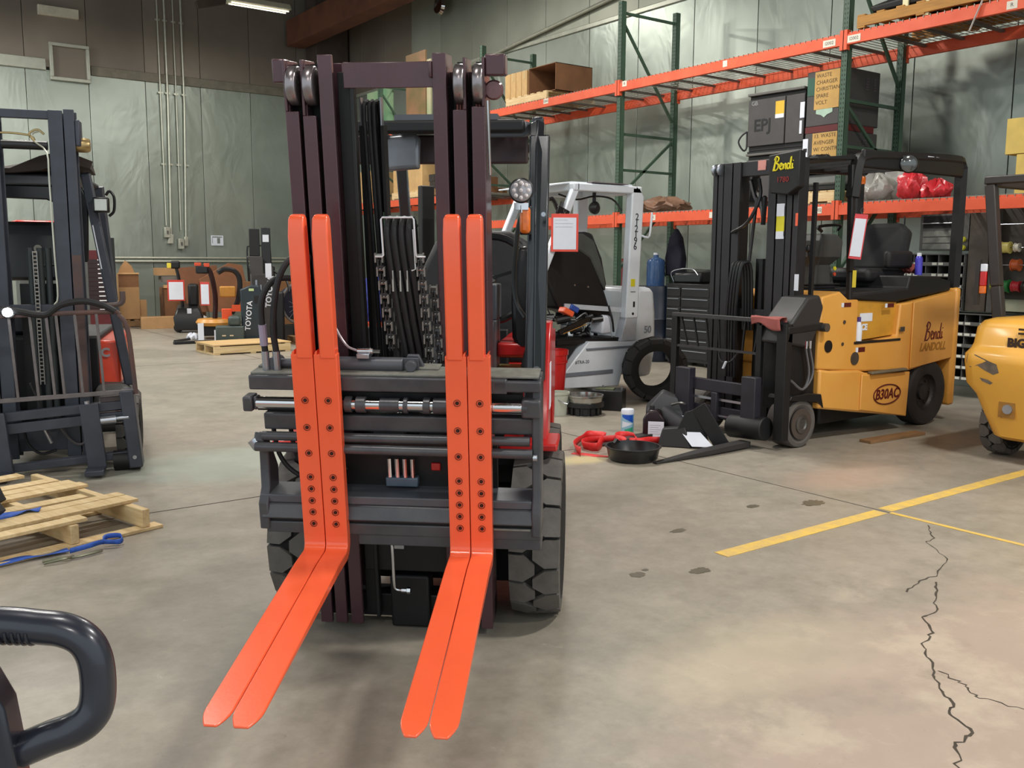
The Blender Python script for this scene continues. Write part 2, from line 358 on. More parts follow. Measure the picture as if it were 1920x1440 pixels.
while y > -7:
    y1 = y - 1.22
    MB().bx(10.875, 10.9, y1 + .006, y - .006, 0, 5.44).build('wall_panel', sh_low, wr, bevel=.003)
    MB().bx(10.86, 10.9, y1 + .006, y - .006, 5.5, 8.6).build('wall_panel', sh_upr if y < 19 else sh_up, wr, bevel=.003)
    y = y1
band = mat('band_strip', (176, 178, 164), .4, .5, .1)
struct(MB().bx(-8.6, 4.0, 22.5, 22.575, 5.42, 5.66).build('trim_1', band, bevel=.01))
struct(MB().bx(4.9, 10.8, 22.53, 22.58, 5.42, 5.62).build('trim_2', mat('band_dull', (128, 122, 108), .6, .4, .2), bevel=.01))
struct(MB().bx(10.84, 10.88, -7, 22.4, 5.42, 5.5).build('trim_3', band, bevel=.01))
struct(MB().bx(3.9, 4.7, 22.45, 22.56, 6.55, 6.75).build('trim_5', mat('pale_patch', (204, 198, 178), .6), bevel=.01))
# column and roof
colm = mat('brown_steel', (74, 62, 54), .7, .1, .3, 2)
struct(MB().bx(9.95, 10.8, 21.9, 22.5, 4.6, 8.6).build('trim_4', colm, bevel=.01))
roofm = mat('roof_deck', (84, 74, 64), .8, .1, .3, 1)
ce = struct(MB().bx(-9, 11, -8, 22.8, 8.6, 8.8).build('ceiling', roofm))
for i in range(9):
    yy = 21 - i * 3.2
    MB().bx(-9, 10.9, yy - .07, yy + .07, 8.25, 8.6).build('roof_beam', colm, ce, bevel=.01)
MB().bar((6.45, 20, 6.62), (7.75, 20.0, 7.0), .14, .14).build('roof_brace', colm, ce)
g = MB().bx(9.4, 9.85, -7.9, 22.4, 6.6, 7.2).build('roof_girder', mat('rusty_girder', (104, 62, 42), .8, 0, .3, 2), ce, bevel=.01)
# fixtures hung from the roof
shade = mat('lamp_housing', (196, 192, 168), .5, .1, .1); tubem = mat('lamp_tube', (255, 250, 235), .4, emit=(255, 248, 228, 1.0))
x, y, z, p = LIGHTS[8]
t = thing('strip_lamp', 'long pale lamp housing hanging under the dark roof at the top edge', 'lamp', (x, y, z), 0)
MB().loft([[(-.62, -.2, .02), (-.62, .2, .02), (-.62, .12, .14), (-.62, -.12, .14)], [(.62, -.2, .02), (.62, .2, .02), (.62, .12, .14), (.62, -.12, .14)]]).build('housing', shade, t, bevel=.01)
tb = MB()
for q in (-.08, .08): tb.cyl((-.6, q, .005), (.6, q, .005), .013, 8)
tb.parts('tube', tubem, t)
mb = MB()
for q in (-.5, .5): mb.cyl((q, 0, .14), (q, 0, 8.6 - z), .004, 5)
mb.parts('hanger', steel, t)
# square hatch frame on the back wall
t = thing('wall_vent', 'square framed hatch high on the sheet metal wall at the left', 'vent', (4.45, 22.5, 5.3))
mb = MB(); mb.bx(-.38, .42, -.06, .06, -.07, 0).bx(-.38, .42, -.06, .06, .64, .71).bx(-.38, -.31, -.06, .06, 0, .64).bx(.35, .42, -.06, .06, 0, .64); mb.build('frame', band, t, bevel=.006)
MB().bx(-.31, .35, .02, .05, 0, .64).build('panel', sh_up, t)
# conduits on back wall
for i, (xx, xb, zb, r, fit) in enumerate([(6.36, 6.36, 2.2, .018, 0), (6.52, 6.46, 2.0, .026, 1), (6.71, 6.69, 2.1, .015, 0), (6.89, 6.80, 1.95, .026, 1)]):
    lab = ['thin pale vertical conduit, leftmost of four on the back wall', 'thick vertical conduit with elbow box at its foot, second of four', 'thin vertical conduit between the two thick ones', 'thick vertical conduit, rightmost of four on the back wall'][i]
    t = thing('conduit', lab, 'conduit', (xx, 22.5, 0))
    MB().tube([(0, 0, 8.5), (0, 0, 5), (xb - xx, 0, zb)], r, 8, 1).build('pipe', conduit_m, t)
    mb = MB()
    for z in (3.6, 5.2, 6.8): mb.bx(-.05, .05, .0, .03, z - .02, z + .02)
    mb.parts('clamp', conduit_m, t)
    if fit:
        MB().loft([[(xb - xx - .05, -.04, zb), (xb - xx + .05, -.04, zb), (xb - xx + .05, .05, zb), (xb - xx - .05, .05, zb)], [(xb - xx - .09, -.05, zb - .22), (xb - xx + .03, -.05, zb - .22), (xb - xx + .03, .05, zb - .22), (xb - xx - .09, .05, zb - .22)]] if i == 1 else [[(-.13, -.04, zb), (-.05, -.04, zb), (-.05, .05, zb), (-.13, .05, zb)], [(-.15, -.04, zb - .22), (-.05, -.04, zb - .22), (-.05, .05, zb - .22), (-.15, .05, zb - .22)]]).build('junction_box', conduit_m, t, bevel=.01)
for i, xx in enumerate((6.36, 6.67)):
    t = thing('switch_box', ['grey switch box at the foot of the leftmost conduit', 'grey switch box between the two thick conduits'][i], 'switch', (xx, 22.47, 1.66 if i else 1.92))
    MB().bx(-.06, .06, -.05, .08, 0, .24).build('box_body', conduit_m, t, bevel=.008)
    MB().bx(-.015, .015, -.07, -.05, .08, .16).build('lever', steel, t)
for i, z in enumerate((1.45, 1.37)):
    o = MB().cyl((-8, 22.5, z), (10.8, 22.5, z + .0), .022, 8).build('conduit', conduit_m); tag(o, ['upper horizontal conduit along the back wall', 'lower horizontal conduit along the back wall'][i], 'conduit')
t = thing('notice', 'white paper notice on the back wall right of the conduits', 'notice', (7.55, 22.54, 1.75))
MB().bx(-.15, .15, -.005, .0, 0, .24).build('sheet', paper, t)
mb = MB(); mb.bx(-.12, .12, -.008, -.005, .19, .215); mb.bx(-.12, -.11, -.008, -.005, .05, .18); mb.bx(0, .07, -.008, -.005, .05, .18); mb.build('printing', mat('grey_print', (120, 122, 118), .7), t)
mb = MB(); pp = [(10.78, 18.4, 5.17), (10.78, 12.17, 5.76), (10.78, 4, 6.53)]; mb.tube(pp, .035, 8, 1)
tag(mb.build('wall_pipe', conduit_m), 'long pale pipe sloping along the top of the rack wall', 'pipe')
o = MB().lathe([(.001, -.02), (.16, 0), (.2, .06), (.1, .14), (.001, .16)], (10.6, 17.3, 6.7), 'x', 20).build('convex_lamp', chrome); tag(o, 'small round metal wall lamp near the top edge', 'lamp')
# ================================================ MAIN FORKLIFT
tr = thing('forklift', 'red forklift facing the camera with four bright orange forks', 'forklift', (1.977, 3.398, 0), -41.4)
TF = frame((0, -.35, .25), 8)
def rail(x0, x1, top, name='mast_rail', z0=-.22, notch=None, m=None):
    mb = MB(TF); w = x1 - x0
    zt = notch if notch else top
    mb.bx(x0, x1, -.02, 0, z0, zt); mb.bx(x0, x0 + .012, -.0, .12, z0, top); mb.bx(x0, x1, .12, .135, z0, top - .02)
    if notch: mb.bx(x0, x0 + .01, -.02, .02, notch, top)
    return mb.build(name, m or mast_m, tr, bevel=.0025)
rail(-.341, -.293, 1.94, notch=1.77); rail(-.279, -.232, 1.94, notch=1.755); rail(-.216, -.166, 1.955)
mb = MB(TF).bx(.181, .229, -.02, 0, -.22, 1.955).bx(.217, .229, 0, .12, -.22, 1.955).bx(.181, .229, .12, .135, -.22, 1.93); mb.build('mast_rail', mast_m, tr, bevel=.0025)
for a, bb, nt in ((.249, .296, 1.77), (.314, .36, 1.78)):
    mb = MB(TF).bx(a, bb, -.02, 0, -.22, nt).bx(bb - .012, bb, 0, .12, -.22, 1.94).bx(a, bb, .12, .135, -.22, 1.92).bx(bb - .01, bb, -.02, .02, nt, 1.94); mb.build('mast_rail', mast_m, tr, bevel=.0025)
# black sheets that put shade into the rail gaps, lift cylinders behind the rails
for a, bb in ((-.335, -.16), (.175, .355)):
    MB(TF).bx(a, bb, .136, .15, -.2, 1.9).parts('gap_dark_sheet', void, tr)
for xx in (-.135,):
    mb = MB(TF); mb.cyl((xx, .06, -.1), (xx, .06, 1.3), .028, 16); mb.build('lift_cylinder', black, tr)
    MB(TF).cyl((xx, .06, 1.3), (xx, .06, 1.84), .016, 14).build('piston_rod', mast_m, tr)
mb = MB(TF); mb.bx(-.164, -.1, .03, .04, -.2, 1.9); mb.bx(-.115, -.1, -.0, .04, -.2, 1.9); mb.parts('inner_channel', void, tr, bevel=.003)
# rollers
for xx in (-.312, -.252, .272, .337):
    z = 1.855
    mb = MB(TF); mb.lathe([(.001, -.019), (.035, -.019), (.05, -.019), (.062, -.018), (.067, -.013), (.067, .013), (.062, .018), (.05, .019), (.035, .019), (.001, .019)], (xx, .022, z), 'x', 28); mb.build('mast_roller', mat('roller_steel', (150, 142, 144), .28, .8, .15), tr, ang=50)
    MB(TF).bx(xx - .018, xx + .018, .075, .1, 1.7, 1.93).build('roller_back', void, tr)
for a in (.258, .325):
    mb = MB(TF)
    for q in range(3): mb.cyl((a + q * .011, .03, 1.74), (a + q * .011, .03, 1.82), .0045, 8)
    mb.parts('roller_shim', mat('copper_shim', (170, 110, 104), .35, .7), tr)
# crossbars
mb = MB(TF)
prof = []
for i in range(13):
    t = i / 12; xx = -.13 + t * .315; yy = -.012 + .03 * sin(t * pi)
    prof.append([(xx, yy, 1.845), (xx, yy + .018, 1.845), (xx, yy + .018, 1.93), (xx, yy, 1.93)])
mb.loft(prof).build('top_crossbar', mast_m, tr, bevel=.002)
MB(TF).bx(-.385, -.341, .0, .07, 1.865, 1.945).bx(.36, .43, -.01, .07, 1.88, 1.95).bx(.17, .181, -.03, .02, 1.875, 1.93).parts('mast_lug', mast_m, tr, bevel=.006)
mb = MB(TF).lathe([(.001, 0), (.028, 0), (.034, .008), (.03, .016), (.012, .02), (.001, .02)], (.385, .03, 1.835), 'y', 20); mb.build('guide_roller', mat('smoky_plastic', (120, 84, 86), .2, .2), tr)
MB(TF).cyl((.372, .01, 1.55), (.366, .01, 1.8), .004, 6).build('conduit_line', chrome, tr)
MB(TF).bx(-.16, .2, .02, .1, .0, .12).bx(-.16, .2, .1, .14, .3, .4).bx(-.34, .36, .05, .14, -.22, -.12).parts('mast_crossmember', void, tr, bevel=.005)
MB(TF).bx(-.06, .1, .02, .12, -.25, -.02).build('lower_block', void, tr, bevel=.01)
# centre cylinder with hoses and chains
MB(TF).cyl((.05, .03, .2), (.05, .03, 1.22), .034, 18).build('centre_cylinder', black, tr)
for k in range(4):
    x0 = .012 + k * .026
    mb = MB(TF); mb.tube([(x0 + .05, -.05, .9), (x0 + .03, -.06, 1.05), (x0 + .004, -.07, 1.3), (x0, -.06, 1.375), (x0, -.02, 1.4), (x0, .03, 1.37), (x0, .05, 1.2), (x0, .06, .9)], .0115, 8, 4); mb.parts('hydraulic_hose', blackr, tr)
mb = MB(TF)
mb.tube([(-.03, -.085, 1.275), (-.004, -.085, 1.275), (0, -.085, 1.28), (-.003, -.085, 1.405), (.002, -.085, 1.412), (.108, -.085, 1.412), (.113, -.085, 1.405), (.116, -.085, 1.28), (.12, -.085, 1.275), (.15, -.085, 1.275)], .0035, 6, 1)
mb.tube([(.108, -.08, 1.37), (.112, -.08, 1.23), (.098, -.08, 1.225)], .003, 6, 1)
mb.parts('hose_guard', mat('bright_plate', (225, 228, 232), .3, .4), tr)
mb = MB(TF)
for q in (.028, .055, .08): mb.bx(q - .003, q + .003, -.078, -.074, 1.15, 1.225)
mb.parts('hose_clip', chrome, tr)
lk = MB()
lk.bx(-.014, .014, -.006, .006, -.011, .011)
lk_o = None
def chain(x0, x1, z0, z1, yy, label=None):
    n = int((z1 - z0) / .0235)
    ms = getattr(chain, 'me', None)
    if not ms:
        b = MB(); b.bx(-.0155, -.010, -.009, .009, -.0165, .0165).bx(.010, .0155, -.009, .009, -.0165, .0165).cyl((-.010, 0, .008), (.010, 0, .008), .0065, 8); ms = chain.me = b.mesh('chain_link', mat('oiled_chain', (140, 138, 134), .3, .6, .2))
        b = MB(); b.bx(-.008, -.003, -.009, .009, -.0165, .0165).bx(.003, .008, -.009, .009, -.0165, .0165).cyl((-.012, 0, -.008), (.012, 0, -.008), .0065, 8); chain.me2 = b.mesh('chain_link', mat('oiled_chain_dark', (62, 60, 60), .4, .6, .2))
    c = bpy.data.objects.new('lift_chain', chain.me); COL.objects.link(c); c.parent = tr
    c.location = TF((x0, yy, z1)); c.rotation_euler = (radians(8), 0, 0)
    for i in range(1, n):
        t = i / n; o = bpy.data.objects.new('chain_link', chain.me if i % 2 == 0 else chain.me2); COL.objects.link(o); o.parent = c
        o.location = (0 + (x1 - x0) * t, 0, -(z1 - z0) * t)
chain(-.018, .015, .925, 1.27, -.075); chain(.128, .158, .83, 1.27, -.075)
chain(.02, .045, .925, 1.15, -.03); chain(.165, .185, .83, 1.15, -.03)
# rear hose bundle, seen between the rails
mb = MB(TF)
for k, xx in enumerate((-.105, -.085, -.068)):
    mb.tube([(xx + .01, .2, .8), (xx, .2, 1.3), (xx - .012, .2, 1.74), (xx - .005, .21, 1.8), (xx + .005, .24, 1.76), (xx + .01, .25, 1.4)], .009, 8, 3)
mb.parts('hose_bundle', blackr, tr)
MB(TF).bx(-.135, -.12, .19, .25, .75, 1.72).bx(-.055, -.043, .19, .25, .75, 1.72).parts('hose_channel', void, tr)
MB(TF).bx(-.128, -.124, .185, .22, 1.72, 1.82).bx(-.052, -.048, .185, .22, 1.72, 1.82).parts('sheave_bracket', zinc, tr)
# side shift cylinder
mb = MB(TF).cyl((-.17, -.17, .905), (.075, -.17, .905), .026, 20).cyl((-.42, -.17, .905), (-.17, -.17, .905), .016, 14); mb.parts('sideshift_cylinder', greyp, tr, bevel=.003)
MB(TF).cyl((-.39, -.2, .905), (-.39, -.14, .905), .026, 16).cyl((.105, -.2, .905), (.105, -.14, .905), .02, 16).bx(.07, .13, -.175, -.165, .885, .93).parts('cylinder_pin', greyp, tr, bevel=.002)
MB(TF).prism([(.07, .878), (.15, .878), (.125, .935), (.085, .935)], 'y', -.15, -.13).build('cylinder_bracket', greyp, tr, bevel=.003)
MB(TF).bx(-.085, -.04, -.205, -.14, .932, .95).bx(-.085, -.04, -.2, -.14, .872, .886).parts('data_plate', zinc, tr, bevel=.003)
MB(TF).cyl((-.085, -.18, .955), (-.03, -.18, .955), .011, 12).cyl((-.03, -.18, .955), (-.005, -.18, .955), .007, 6).parts('hose_fitting', chrome, tr)
MB(TF).tube([(-.085, -.18, .955), (-.13, -.17, .975), (-.18, -.14, 1.05), (-.24, -.04, 1.15)], .0045, 8, 4).build('pressure_line', mat('clear_hose', (170, 160, 165), .3, .2), tr)
# hoses at the carriage end
for k, xx in enumerate((-.415, -.375)):
    MB(TF).cyl((xx, -.2, .885), (xx, -.2, .955), .0135, 12).parts('hose_fitting', zinc, tr)
    h = .09 * k
    MB(TF).tube([(xx, -.2, .955), (xx - .004, -.2, 1.05), (xx + .0 + .02 * k, -.19, 1.14 + h * .6), (xx + .035 + .02 * k, -.15, 1.2 + h * .8), (xx + .09, -.08, 1.19 + h), (-.3, .02, 1.13 + h), (-.29, .06, 1.0)], .0115, 10, 5).parts('hydraulic_hose', blackr, tr)
MB(TF).cyl((-.4165, -.2, .975), (-.4175, -.2, 1.05), .0145, 10).parts('hose_label', mat('hose_print', (150, 140, 160), .5), tr)
# carriage
X0, X1 = -.467, .568
MB(TF).bx(X0, .45, -.25, -.12, .825, .878).bx(.4, X1, -.25, -.12, .832, .872).parts('carriage_top_bar', carr, tr, bevel=.006)
MB(TF).bx(X0 + .005, X1 - .01, -.235, -.115, .878, .886).bx(X0 + .01, .2, -.17, -.1, .886, .893).parts('top_bar_ledge', dusty, tr, bevel=.002)
MB(TF).cyl((-.445, -.235, .775), (.5, -.235, .775), .0215, 24).build('positioner_rod', chrome, tr)
mb = MB(TF)
for a, c_ in ((-.125, -.1), (-.085, -.05), (-.0, .07), (.085, .1), (.155, .18), (.19, .24), (.5, .52)): mb.cyl((a, -.235, .775), (c_, -.235, .775), .029 if c_ - a < .06 else .025, 20)
mb.parts('rod_collar', carr, tr, bevel=.002)
MB(TF).bx(-.49, -.455, -.265, -.2, .748, .802).bx(-.455, -.44, -.255, -.21, .752, .798).parts('rod_end_nut', carr, tr, bevel=.006)
MB(TF).bx(.5, X1, -.262, -.2, .742, .808).build('rod_end_block', carr, tr, bevel=.008)
MB(TF).bx(-.2, .5, -.2, -.17, .74, .81).bx(-.46, -.25, -.2, -.15, .735, .742).build('rod_backing', void, tr)
MB(TF).bx(-.43, .545, -.23, -.12, .672, .733).build('carriage_middle_bar', carr, tr, bevel=.006)
MB(TF).cyl((-.43, -.25, .655), (X1 - .04, -.25, .655), .017, 18).cyl((-.455, -.262, .618), (X1 - .03, -.262, .613), .0175, 18).parts('slide_tube', carr, tr)
MB(TF).cyl((-.45, -.26, .585), (.54, -.26, .585), .0001, 6).build('tube_seam', carr, tr) if False else None
MB(TF).cyl((.54, -.262, .6), (.555, -.262, .6), .012, 12).cyl((-.47, -.25, .64), (-.45, -.25, .61), .02, 14).parts('tube_end_cap', zinc, tr)
MB(TF).prism([(-.27, .30), (-.15, .30), (-.13, .5), (-.2, .63), (-.245, .67), (-.265, .64), (-.22, .58), (-.23, .45), (-.27, .4)], 'x', -.462, -.425).build('carriage_side_plate', carr, tr, bevel=.006)
MB(TF).prism([(-.27, .30), (-.13, .30), (-.13, .88), (-.22, .88), (-.25, .66), (-.24, .45), (-.27, .4)], 'x', .535, X1).build('carriage_side_plate', carr, tr, bevel=.006)
MB(TF).bx(-.46, .535, -.25, -.12, .398, .43).build('lower_ledge', greyp, tr, bevel=.004)
MB(TF).loft([[(a, -.275, .345), (a, -.12, .345), (a, -.12, .398), (a, -.255, .398)] for a in (-.455, .538)]).build('carriage_lower_bar', carr, tr, bevel=.006)
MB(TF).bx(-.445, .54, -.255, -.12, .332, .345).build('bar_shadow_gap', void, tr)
MB(TF).bx(-.44, X1, -.262, -.12, .285, .33).bx(-.1, X1, -.258, -.12, .245, .29).parts('carriage_bottom_plate', carr, tr, bevel=.005)
MB(TF).bx(.4, .53, -.268, -.262, .324, .33).build('scratched_edge', dusty, tr)
MB(TF).bx(-.3, .4, -.13, -.11, .43, .6).build('carriage_back_plate', void, tr)
mb = MB(TF)
for a in (-.425, -.36): mb.tube([(a, -.16, .68), (a + .02, -.17, .56), (a + .07, -.17, .49), (a + .14, -.16, .46), (a + .2, -.14, .5)], .009, 8, 4)
mb.parts('hydraulic_hose', blackr, tr)
MB(TF).bx(-.01, .11, -.17, -.13, .44, .475).build('valve_block', mat('blue_grey_casting', (96, 112, 128), .4, .4), tr, bevel=.004)
mb = MB(TF)
for k in range(4): mb.cyl((.005 + k * .029, -.16, .475), (.003 + k * .029, -.155, .545), .009, 10)
mb.parts('hose_fitting', chrome, tr)
MB(TF).bx(.155, .19, -.14, -.12, .495, .525).build('red_tag', red, tr, bevel=.004)
# forks
bolt_me = MB().lathe([(.0125, 0), (.0125, -.002), (.0108, -.0022), (.0105, .0006)], (0, 0, 0), 'y', 16).mesh('bolt', mat('bolt_dark', (120, 44, 28), .4, .3, .3))
hole_me = MB().lathe([(.0065, .0), (.0065, -.0016), (.001, -.0016)], (0, 0, 0), 'y', 12).mesh('bolt_hole', mat('socket_dark', (40, 18, 16), .5, .3))
def fork(a0, a1, u0_, u1_, tipdx):
    R = []; yf, yb = -.30, -.262
    def ring(xa, xb, p, q): return [(xa, p[0], p[1]), (xb, p[0], p[1]), (xb, q[0], q[1]), (xa, q[0], q[1])]
    for z, i_ in ((.97, .0), (.965, .002), (.3, .002)): R.append(ring(a0, a1, (yf, z), (yb, z)))
    for k in range(6):
        t = (k + 1) / 6 * pi / 2
        R.append(ring(a0 + tipdx * .02 * k, a1 + tipdx * .02 * k, (yf - .03 + .03 * cos(t), .285 - .03 * sin(t) - .005), (yb - .075 + .075 * cos(t), .285 - .07 * sin(t))))
    L = 1.035
    for t, sh in ((.1, 0), (.5, 0), (.93, 0), (.95, .002), (.968, .007), (.983, .013), (.994, .018), (1.0, .022)):
        yy = yf - .03 - t * (L - .03); dx = tipdx * t; th = .036 - .029 * t
        R.append(ring(a0 + dx + sh, a1 + dx - sh, (yy, .25), (yy, .25 - th)))
    f = MB(TF).loft(R).build('fork', orange, tr, bevel=.003)
    MB(TF).loft([[(u0_ + i, -.305 + j, z), (u1_ - i, -.305 + j, z), (u1_ - i, -.255, z), (u0_ + i, -.255, z)] for z, i, j in ((.955, 0, 0), (1.37, 0, 0), (1.425, .001, .012), (1.44, .006, .022))]).build('shank_extension', orange, f, bevel=.006)
    mb = MB(TF)
    for q in (a0 + .004, a1 - .012): mb.prism([(q, .968), (q + .008, .968), (q + .01, .985), (q + .002, .978)], 'y', -.3, -.265)
    mb.parts('weld_tab', orange, f)
    for z in (.806, .707, .612, .522, .477, .432, .388, .343):
        o = bpy.data.objects.new('bolt_hole', hole_me); COL.objects.link(o); o.parent = f
        o.location = TF(((a0 + a1) / 2 + .002, yf - .0004, z)); o.rotation_euler = (radians(8), 0, 0)
    for z in (.806, .707, .612, .522, .477, .432, .388, .343):
        o = bpy.data.objects.new('bolt', bolt_me); COL.objects.link(o); o.parent = f
        o.location = TF(((a0 + a1) / 2 + .002, yf - .0004, z)); o.rotation_euler = (radians(8), 0, 0)
    return f
fork(-.289, -.212, -.268, -.212, .04); fork(-.209, -.128, -.187, -.132, .04); fork(.245, .318, .25, .306, .028); fork(.321, .398, .326, .38, .028)
# body
for xx in (-.46, .52): tyre(tr, (xx, 0, .345), .35, .205, lugs=17, rim=.52)
for xx in (-.42, .46): tyre(tr, (xx, 1.5, .27), .27, .17, lugs=17)
MB().cyl((-.4, 0, .33), (.45, 0, .33), .07, 14).bx(-.3, .3, -.08, .12, .2, .5).build('front_axle', void, tr, bevel=.01)
MB().bx(-.34, .4, .14, .2, .06, .62).build('belly_dark_sheet', void, tr)  # black sheet added to make the open underside dark
mb = MB().bx(-.42, .4, .25, 1.2, .38, .62); mb.build('chassis', red, tr, bevel=.02)
mb = MB().prism([(.35, .62), (1.95, .62), (2.0, .3), (2.1, .5), (2.1, 1.05), (1.2, 1.12), (.95, .95), (.9, .64)], 'x', -.5, .48); mb.build('counterweight', red, tr, bevel=.04)
mb = MB().prism([(-.14, .715), (-.14, .745), (.12, .745), (.12, .715)], 'x', .36, .6); mb.build('fender', red, tr, bevel=.008)
MB().prism([(-.2, .71), (-.2, .745), (.2, .745), (.2, .71)], 'x', -.58, -.4).build('fender', red, tr, bevel=.008)
MB().prism([(-.02, .74), (.2, .74), (.3, 1.12), (.34, 1.22), (.2, 1.22), (.1, 1.1)], 'x', .52, .552).build('side_panel', red, tr, bevel=.006, label='bright red side panel')
MB().bx(.5518, .554, .1, .2, .85, 1.05).build('side_decal', paper, tr)
MB().bx(-.36, .42, .12, .3, .5, 1.0).build('cowl', void, tr, bevel=.02)
MB().bx(-.5, .3, .84, .9, .6, 1.14).build('interior_dark_box', void, tr, bevel=.01)  # black box added so the interior reads dark, hiding the red counterweight
MB().bx(-.36, .5, .1, 1.1, .6, .64).build('floor_plate', void, tr)
MB().bx(.03, .3, .2, .45, 1.0, 1.22).bx(.14, .3, .3, .5, 1.22, 1.38).parts('dash_box', greyp, tr, bevel=.006)
MB().bx(.3, .5, .3, .9, 1.05, 1.12).build('hood', red, tr, bevel=.015)
MB().bx(.28, .46, .22, .5, .98, 1.0).build('step_plate', mat('brass_plate', (180, 170, 110), .4, .5), tr)
MB().tube([(.3 + .2 * cos(a) - .06, .55 + .06 * sin(a), 1.4 + .2 * sin(a)) for a in [i * pi / 8 for i in range(16)]], .018, 8, 2, closed=True).build('steering_wheel', black, tr)
mb = MB().bar((.24, .55, 1.4), (.16, .5, 1.55), .03, .015).bar((.24, .55, 1.4), (.4, .55, 1.45), .03, .015).bar((.24, .55, 1.4), (.2, .6, 1.22), .04, .02).cyl((.24, .52, 1.4), (.24, .7, 1.1), .035, 12); mb.parts('steering_column', black, tr)
mb = MB().loft([[(a, yy - .05, z), (a + .001, yy + .06, z), (b_, yy + .06, z), (b_, yy - .05, z)] for z, a, b_, yy in ((.95, -.2, .42, 1.0), (1.1, -.22, .46, 1.0), (1.4, -.2, .45, 1.08), (1.58, -.12, .38, 1.12), (1.64, 0, .28, 1.14))]); mb.build('seat_back', blackr, tr, bevel=.03)
mb = MB().loft([[(.4 - k, yy, z), (.4 - k, yy + .1, z), (.44 + k, yy + .1, z), (.44 + k, yy, z)] for z, k, yy in ((1.08, .0, .3), (1.14, .03, .3), (1.3, .035, .3), (1.48, .03, .3), (1.55, .005, .32))]); mb.build('hip_restraint', black, tr, bevel=.02)
MB().tube([(.46, .25, 1.12), (.44, .24, 1.05), (.43, .24, .98)], .018, 8, 3).build('boot', blackr, tr)
# overhead guard
MB().bx(-.42, .42, .3, .36, 2.045, 2.1).bx(-.42, .42, 1.5, 1.56, 2.09, 2.14).parts('guard_cross_bar', void, tr, bevel=.012)
MB().bx(-.42, .42, .5, .54, 1.93, 2.06).build('guard_lower_beam', mat('guard_brown', (62, 46, 48), .5), tr, bevel=.01)
mb = MB()
for k in range(7): mb.bar((-.33 + k * .11, .34, 2.08), (-.33 + k * .11, 1.52, 2.12), .014, .035)
mb.parts('guard_slat', black, tr)
MB().loft([[(xq, .31, 2.1), (xq, .9, 2.12), (xq, .9, 2.135), (xq, .31, 2.125)] for xq in (-.16, .3)]).build('guard_roof_panel', greyp, tr)
MB().loft([[(.2, .33, 2.02), (.42, .33, 2.02), (.46, .36, 2.04), (.2, .36, 2.04)], [(.2, .33, 2.1), (.42, .33, 2.1), (.47, .45, 2.1), (.2, .45, 2.1)]]).build('guard_corner', greyp, tr, bevel=.015)
gl = mat('glossy_black', (24, 27, 34), .25, .2, .1, coat=.5)
for sx in (-1, 1):
    x_ = .47 * sx + .01
    MB().tube([(x_, .28, 2.08), (x_, .22, 1.95), (x_ + .005, .13, 1.4), (x_ + .01, .02, .95)], .032, 4, 1).parts('guard_leg', gl, tr, bevel=.006)
    MB().bar((x_ - .07 * sx, 1.5, 2.1), (x_ - .1 * sx, 1.7, 1.1), .06, .05).bar((x_, .28, 2.08), (x_ - .07 * sx, 1.53, 2.12), .05, .05).parts('guard_leg', gl, tr, bevel=.006)
    MB().bar((x_ + .012, .25, 2.02), (x_ + .012, .06, .98), .088, .05, (0, 1, 0)).build('guard_leg', gl, tr, bevel=.008)
MB().bx(.45, .53, .0, .1, .7, 1.03).build('leg_foot', gl, tr, bevel=.01)
MB().tube([(.43, .18, 1.72), (.4, .2, 1.6), (.385, .22, 1.4), (.4, .2, 1.3), (.44, .16, 1.24)], .011, 8, 4).build('grab_handle', black, tr)
MB().cyl((.5, .03, 1.03), (.5, .01, 1.03), .017, 14).cyl((.52, .1, 1.68), (.52, .085, 1.68), .01, 10).parts('guard_bolt', zinc, tr)
wl = MB().lathe([(.001, .035), (.035, .035), (.05, .01), (.052, -.01), (.046, -.014)], (0, 0, 0), 'y', 28).build('work_light', black, tr); wl.location = (.43, .05, 1.775)
MB().lathe([(.046, -.012), (.04, -.016), (.001, -.018)], (0, 0, 0), 'y', 28).build('lens', mat('lens_grey', (170, 165, 168), .15, .4), wl)
mb = MB()
for i in range(9):
    a = i * pi * 2 / 8; rr = .03 if i < 8 else 0
    mb.lathe([(.009, -.017), (.006, -.022), (.001, -.024)], (rr * cos(a), 0, rr * sin(a)), 'y', 10)
mb.parts('led', mat('led_white', (235, 225, 225), .15, .2), wl)
MB().bx(-.03, .03, -.005, .01, -.078, -.05).cyl((0, 0, -.09), (0, 0, -.06), .006, 8).parts('bracket', chrome, wl)
tl = MB().bx(-.022, .022, -.02, .02, -.055, .055).build('turn_signal', amber, tr, bevel=.014); tl.location = (.445, .07, 1.655)
MB().bx(-.026, .026, .012, .025, -.06, .06).build('lamp_base', black, tl, bevel=.01)
# rear view mirror hanging from the guard
mr_ = MB().loft([[(-.11 + i, .0 + j, -.1 + i), (.1 - i, j, -.085 + i), (.105 - i, j, .05 - i), (.08 - i, j, .075 - i), (-.11 + i, j, .06 - i)] for i, j in ((.012, -.012), (0, 0), (0, .015), (.02, .04))]).build('mirror', mat('mirror_shell', (128, 130, 136), .25, .3), tr, bevel=.01); mr_.location = (-.17, .42, 1.985)
MB().bx(-.115, -.07, -.03, -.02, .0, .1).build('mirror_bracket', zinc, mr_, bevel=.003)
MB().cyl((-.09, -.035, -.02), (-.09, -.01, -.02), .022, 14).build('mirror_knob', black, mr_)
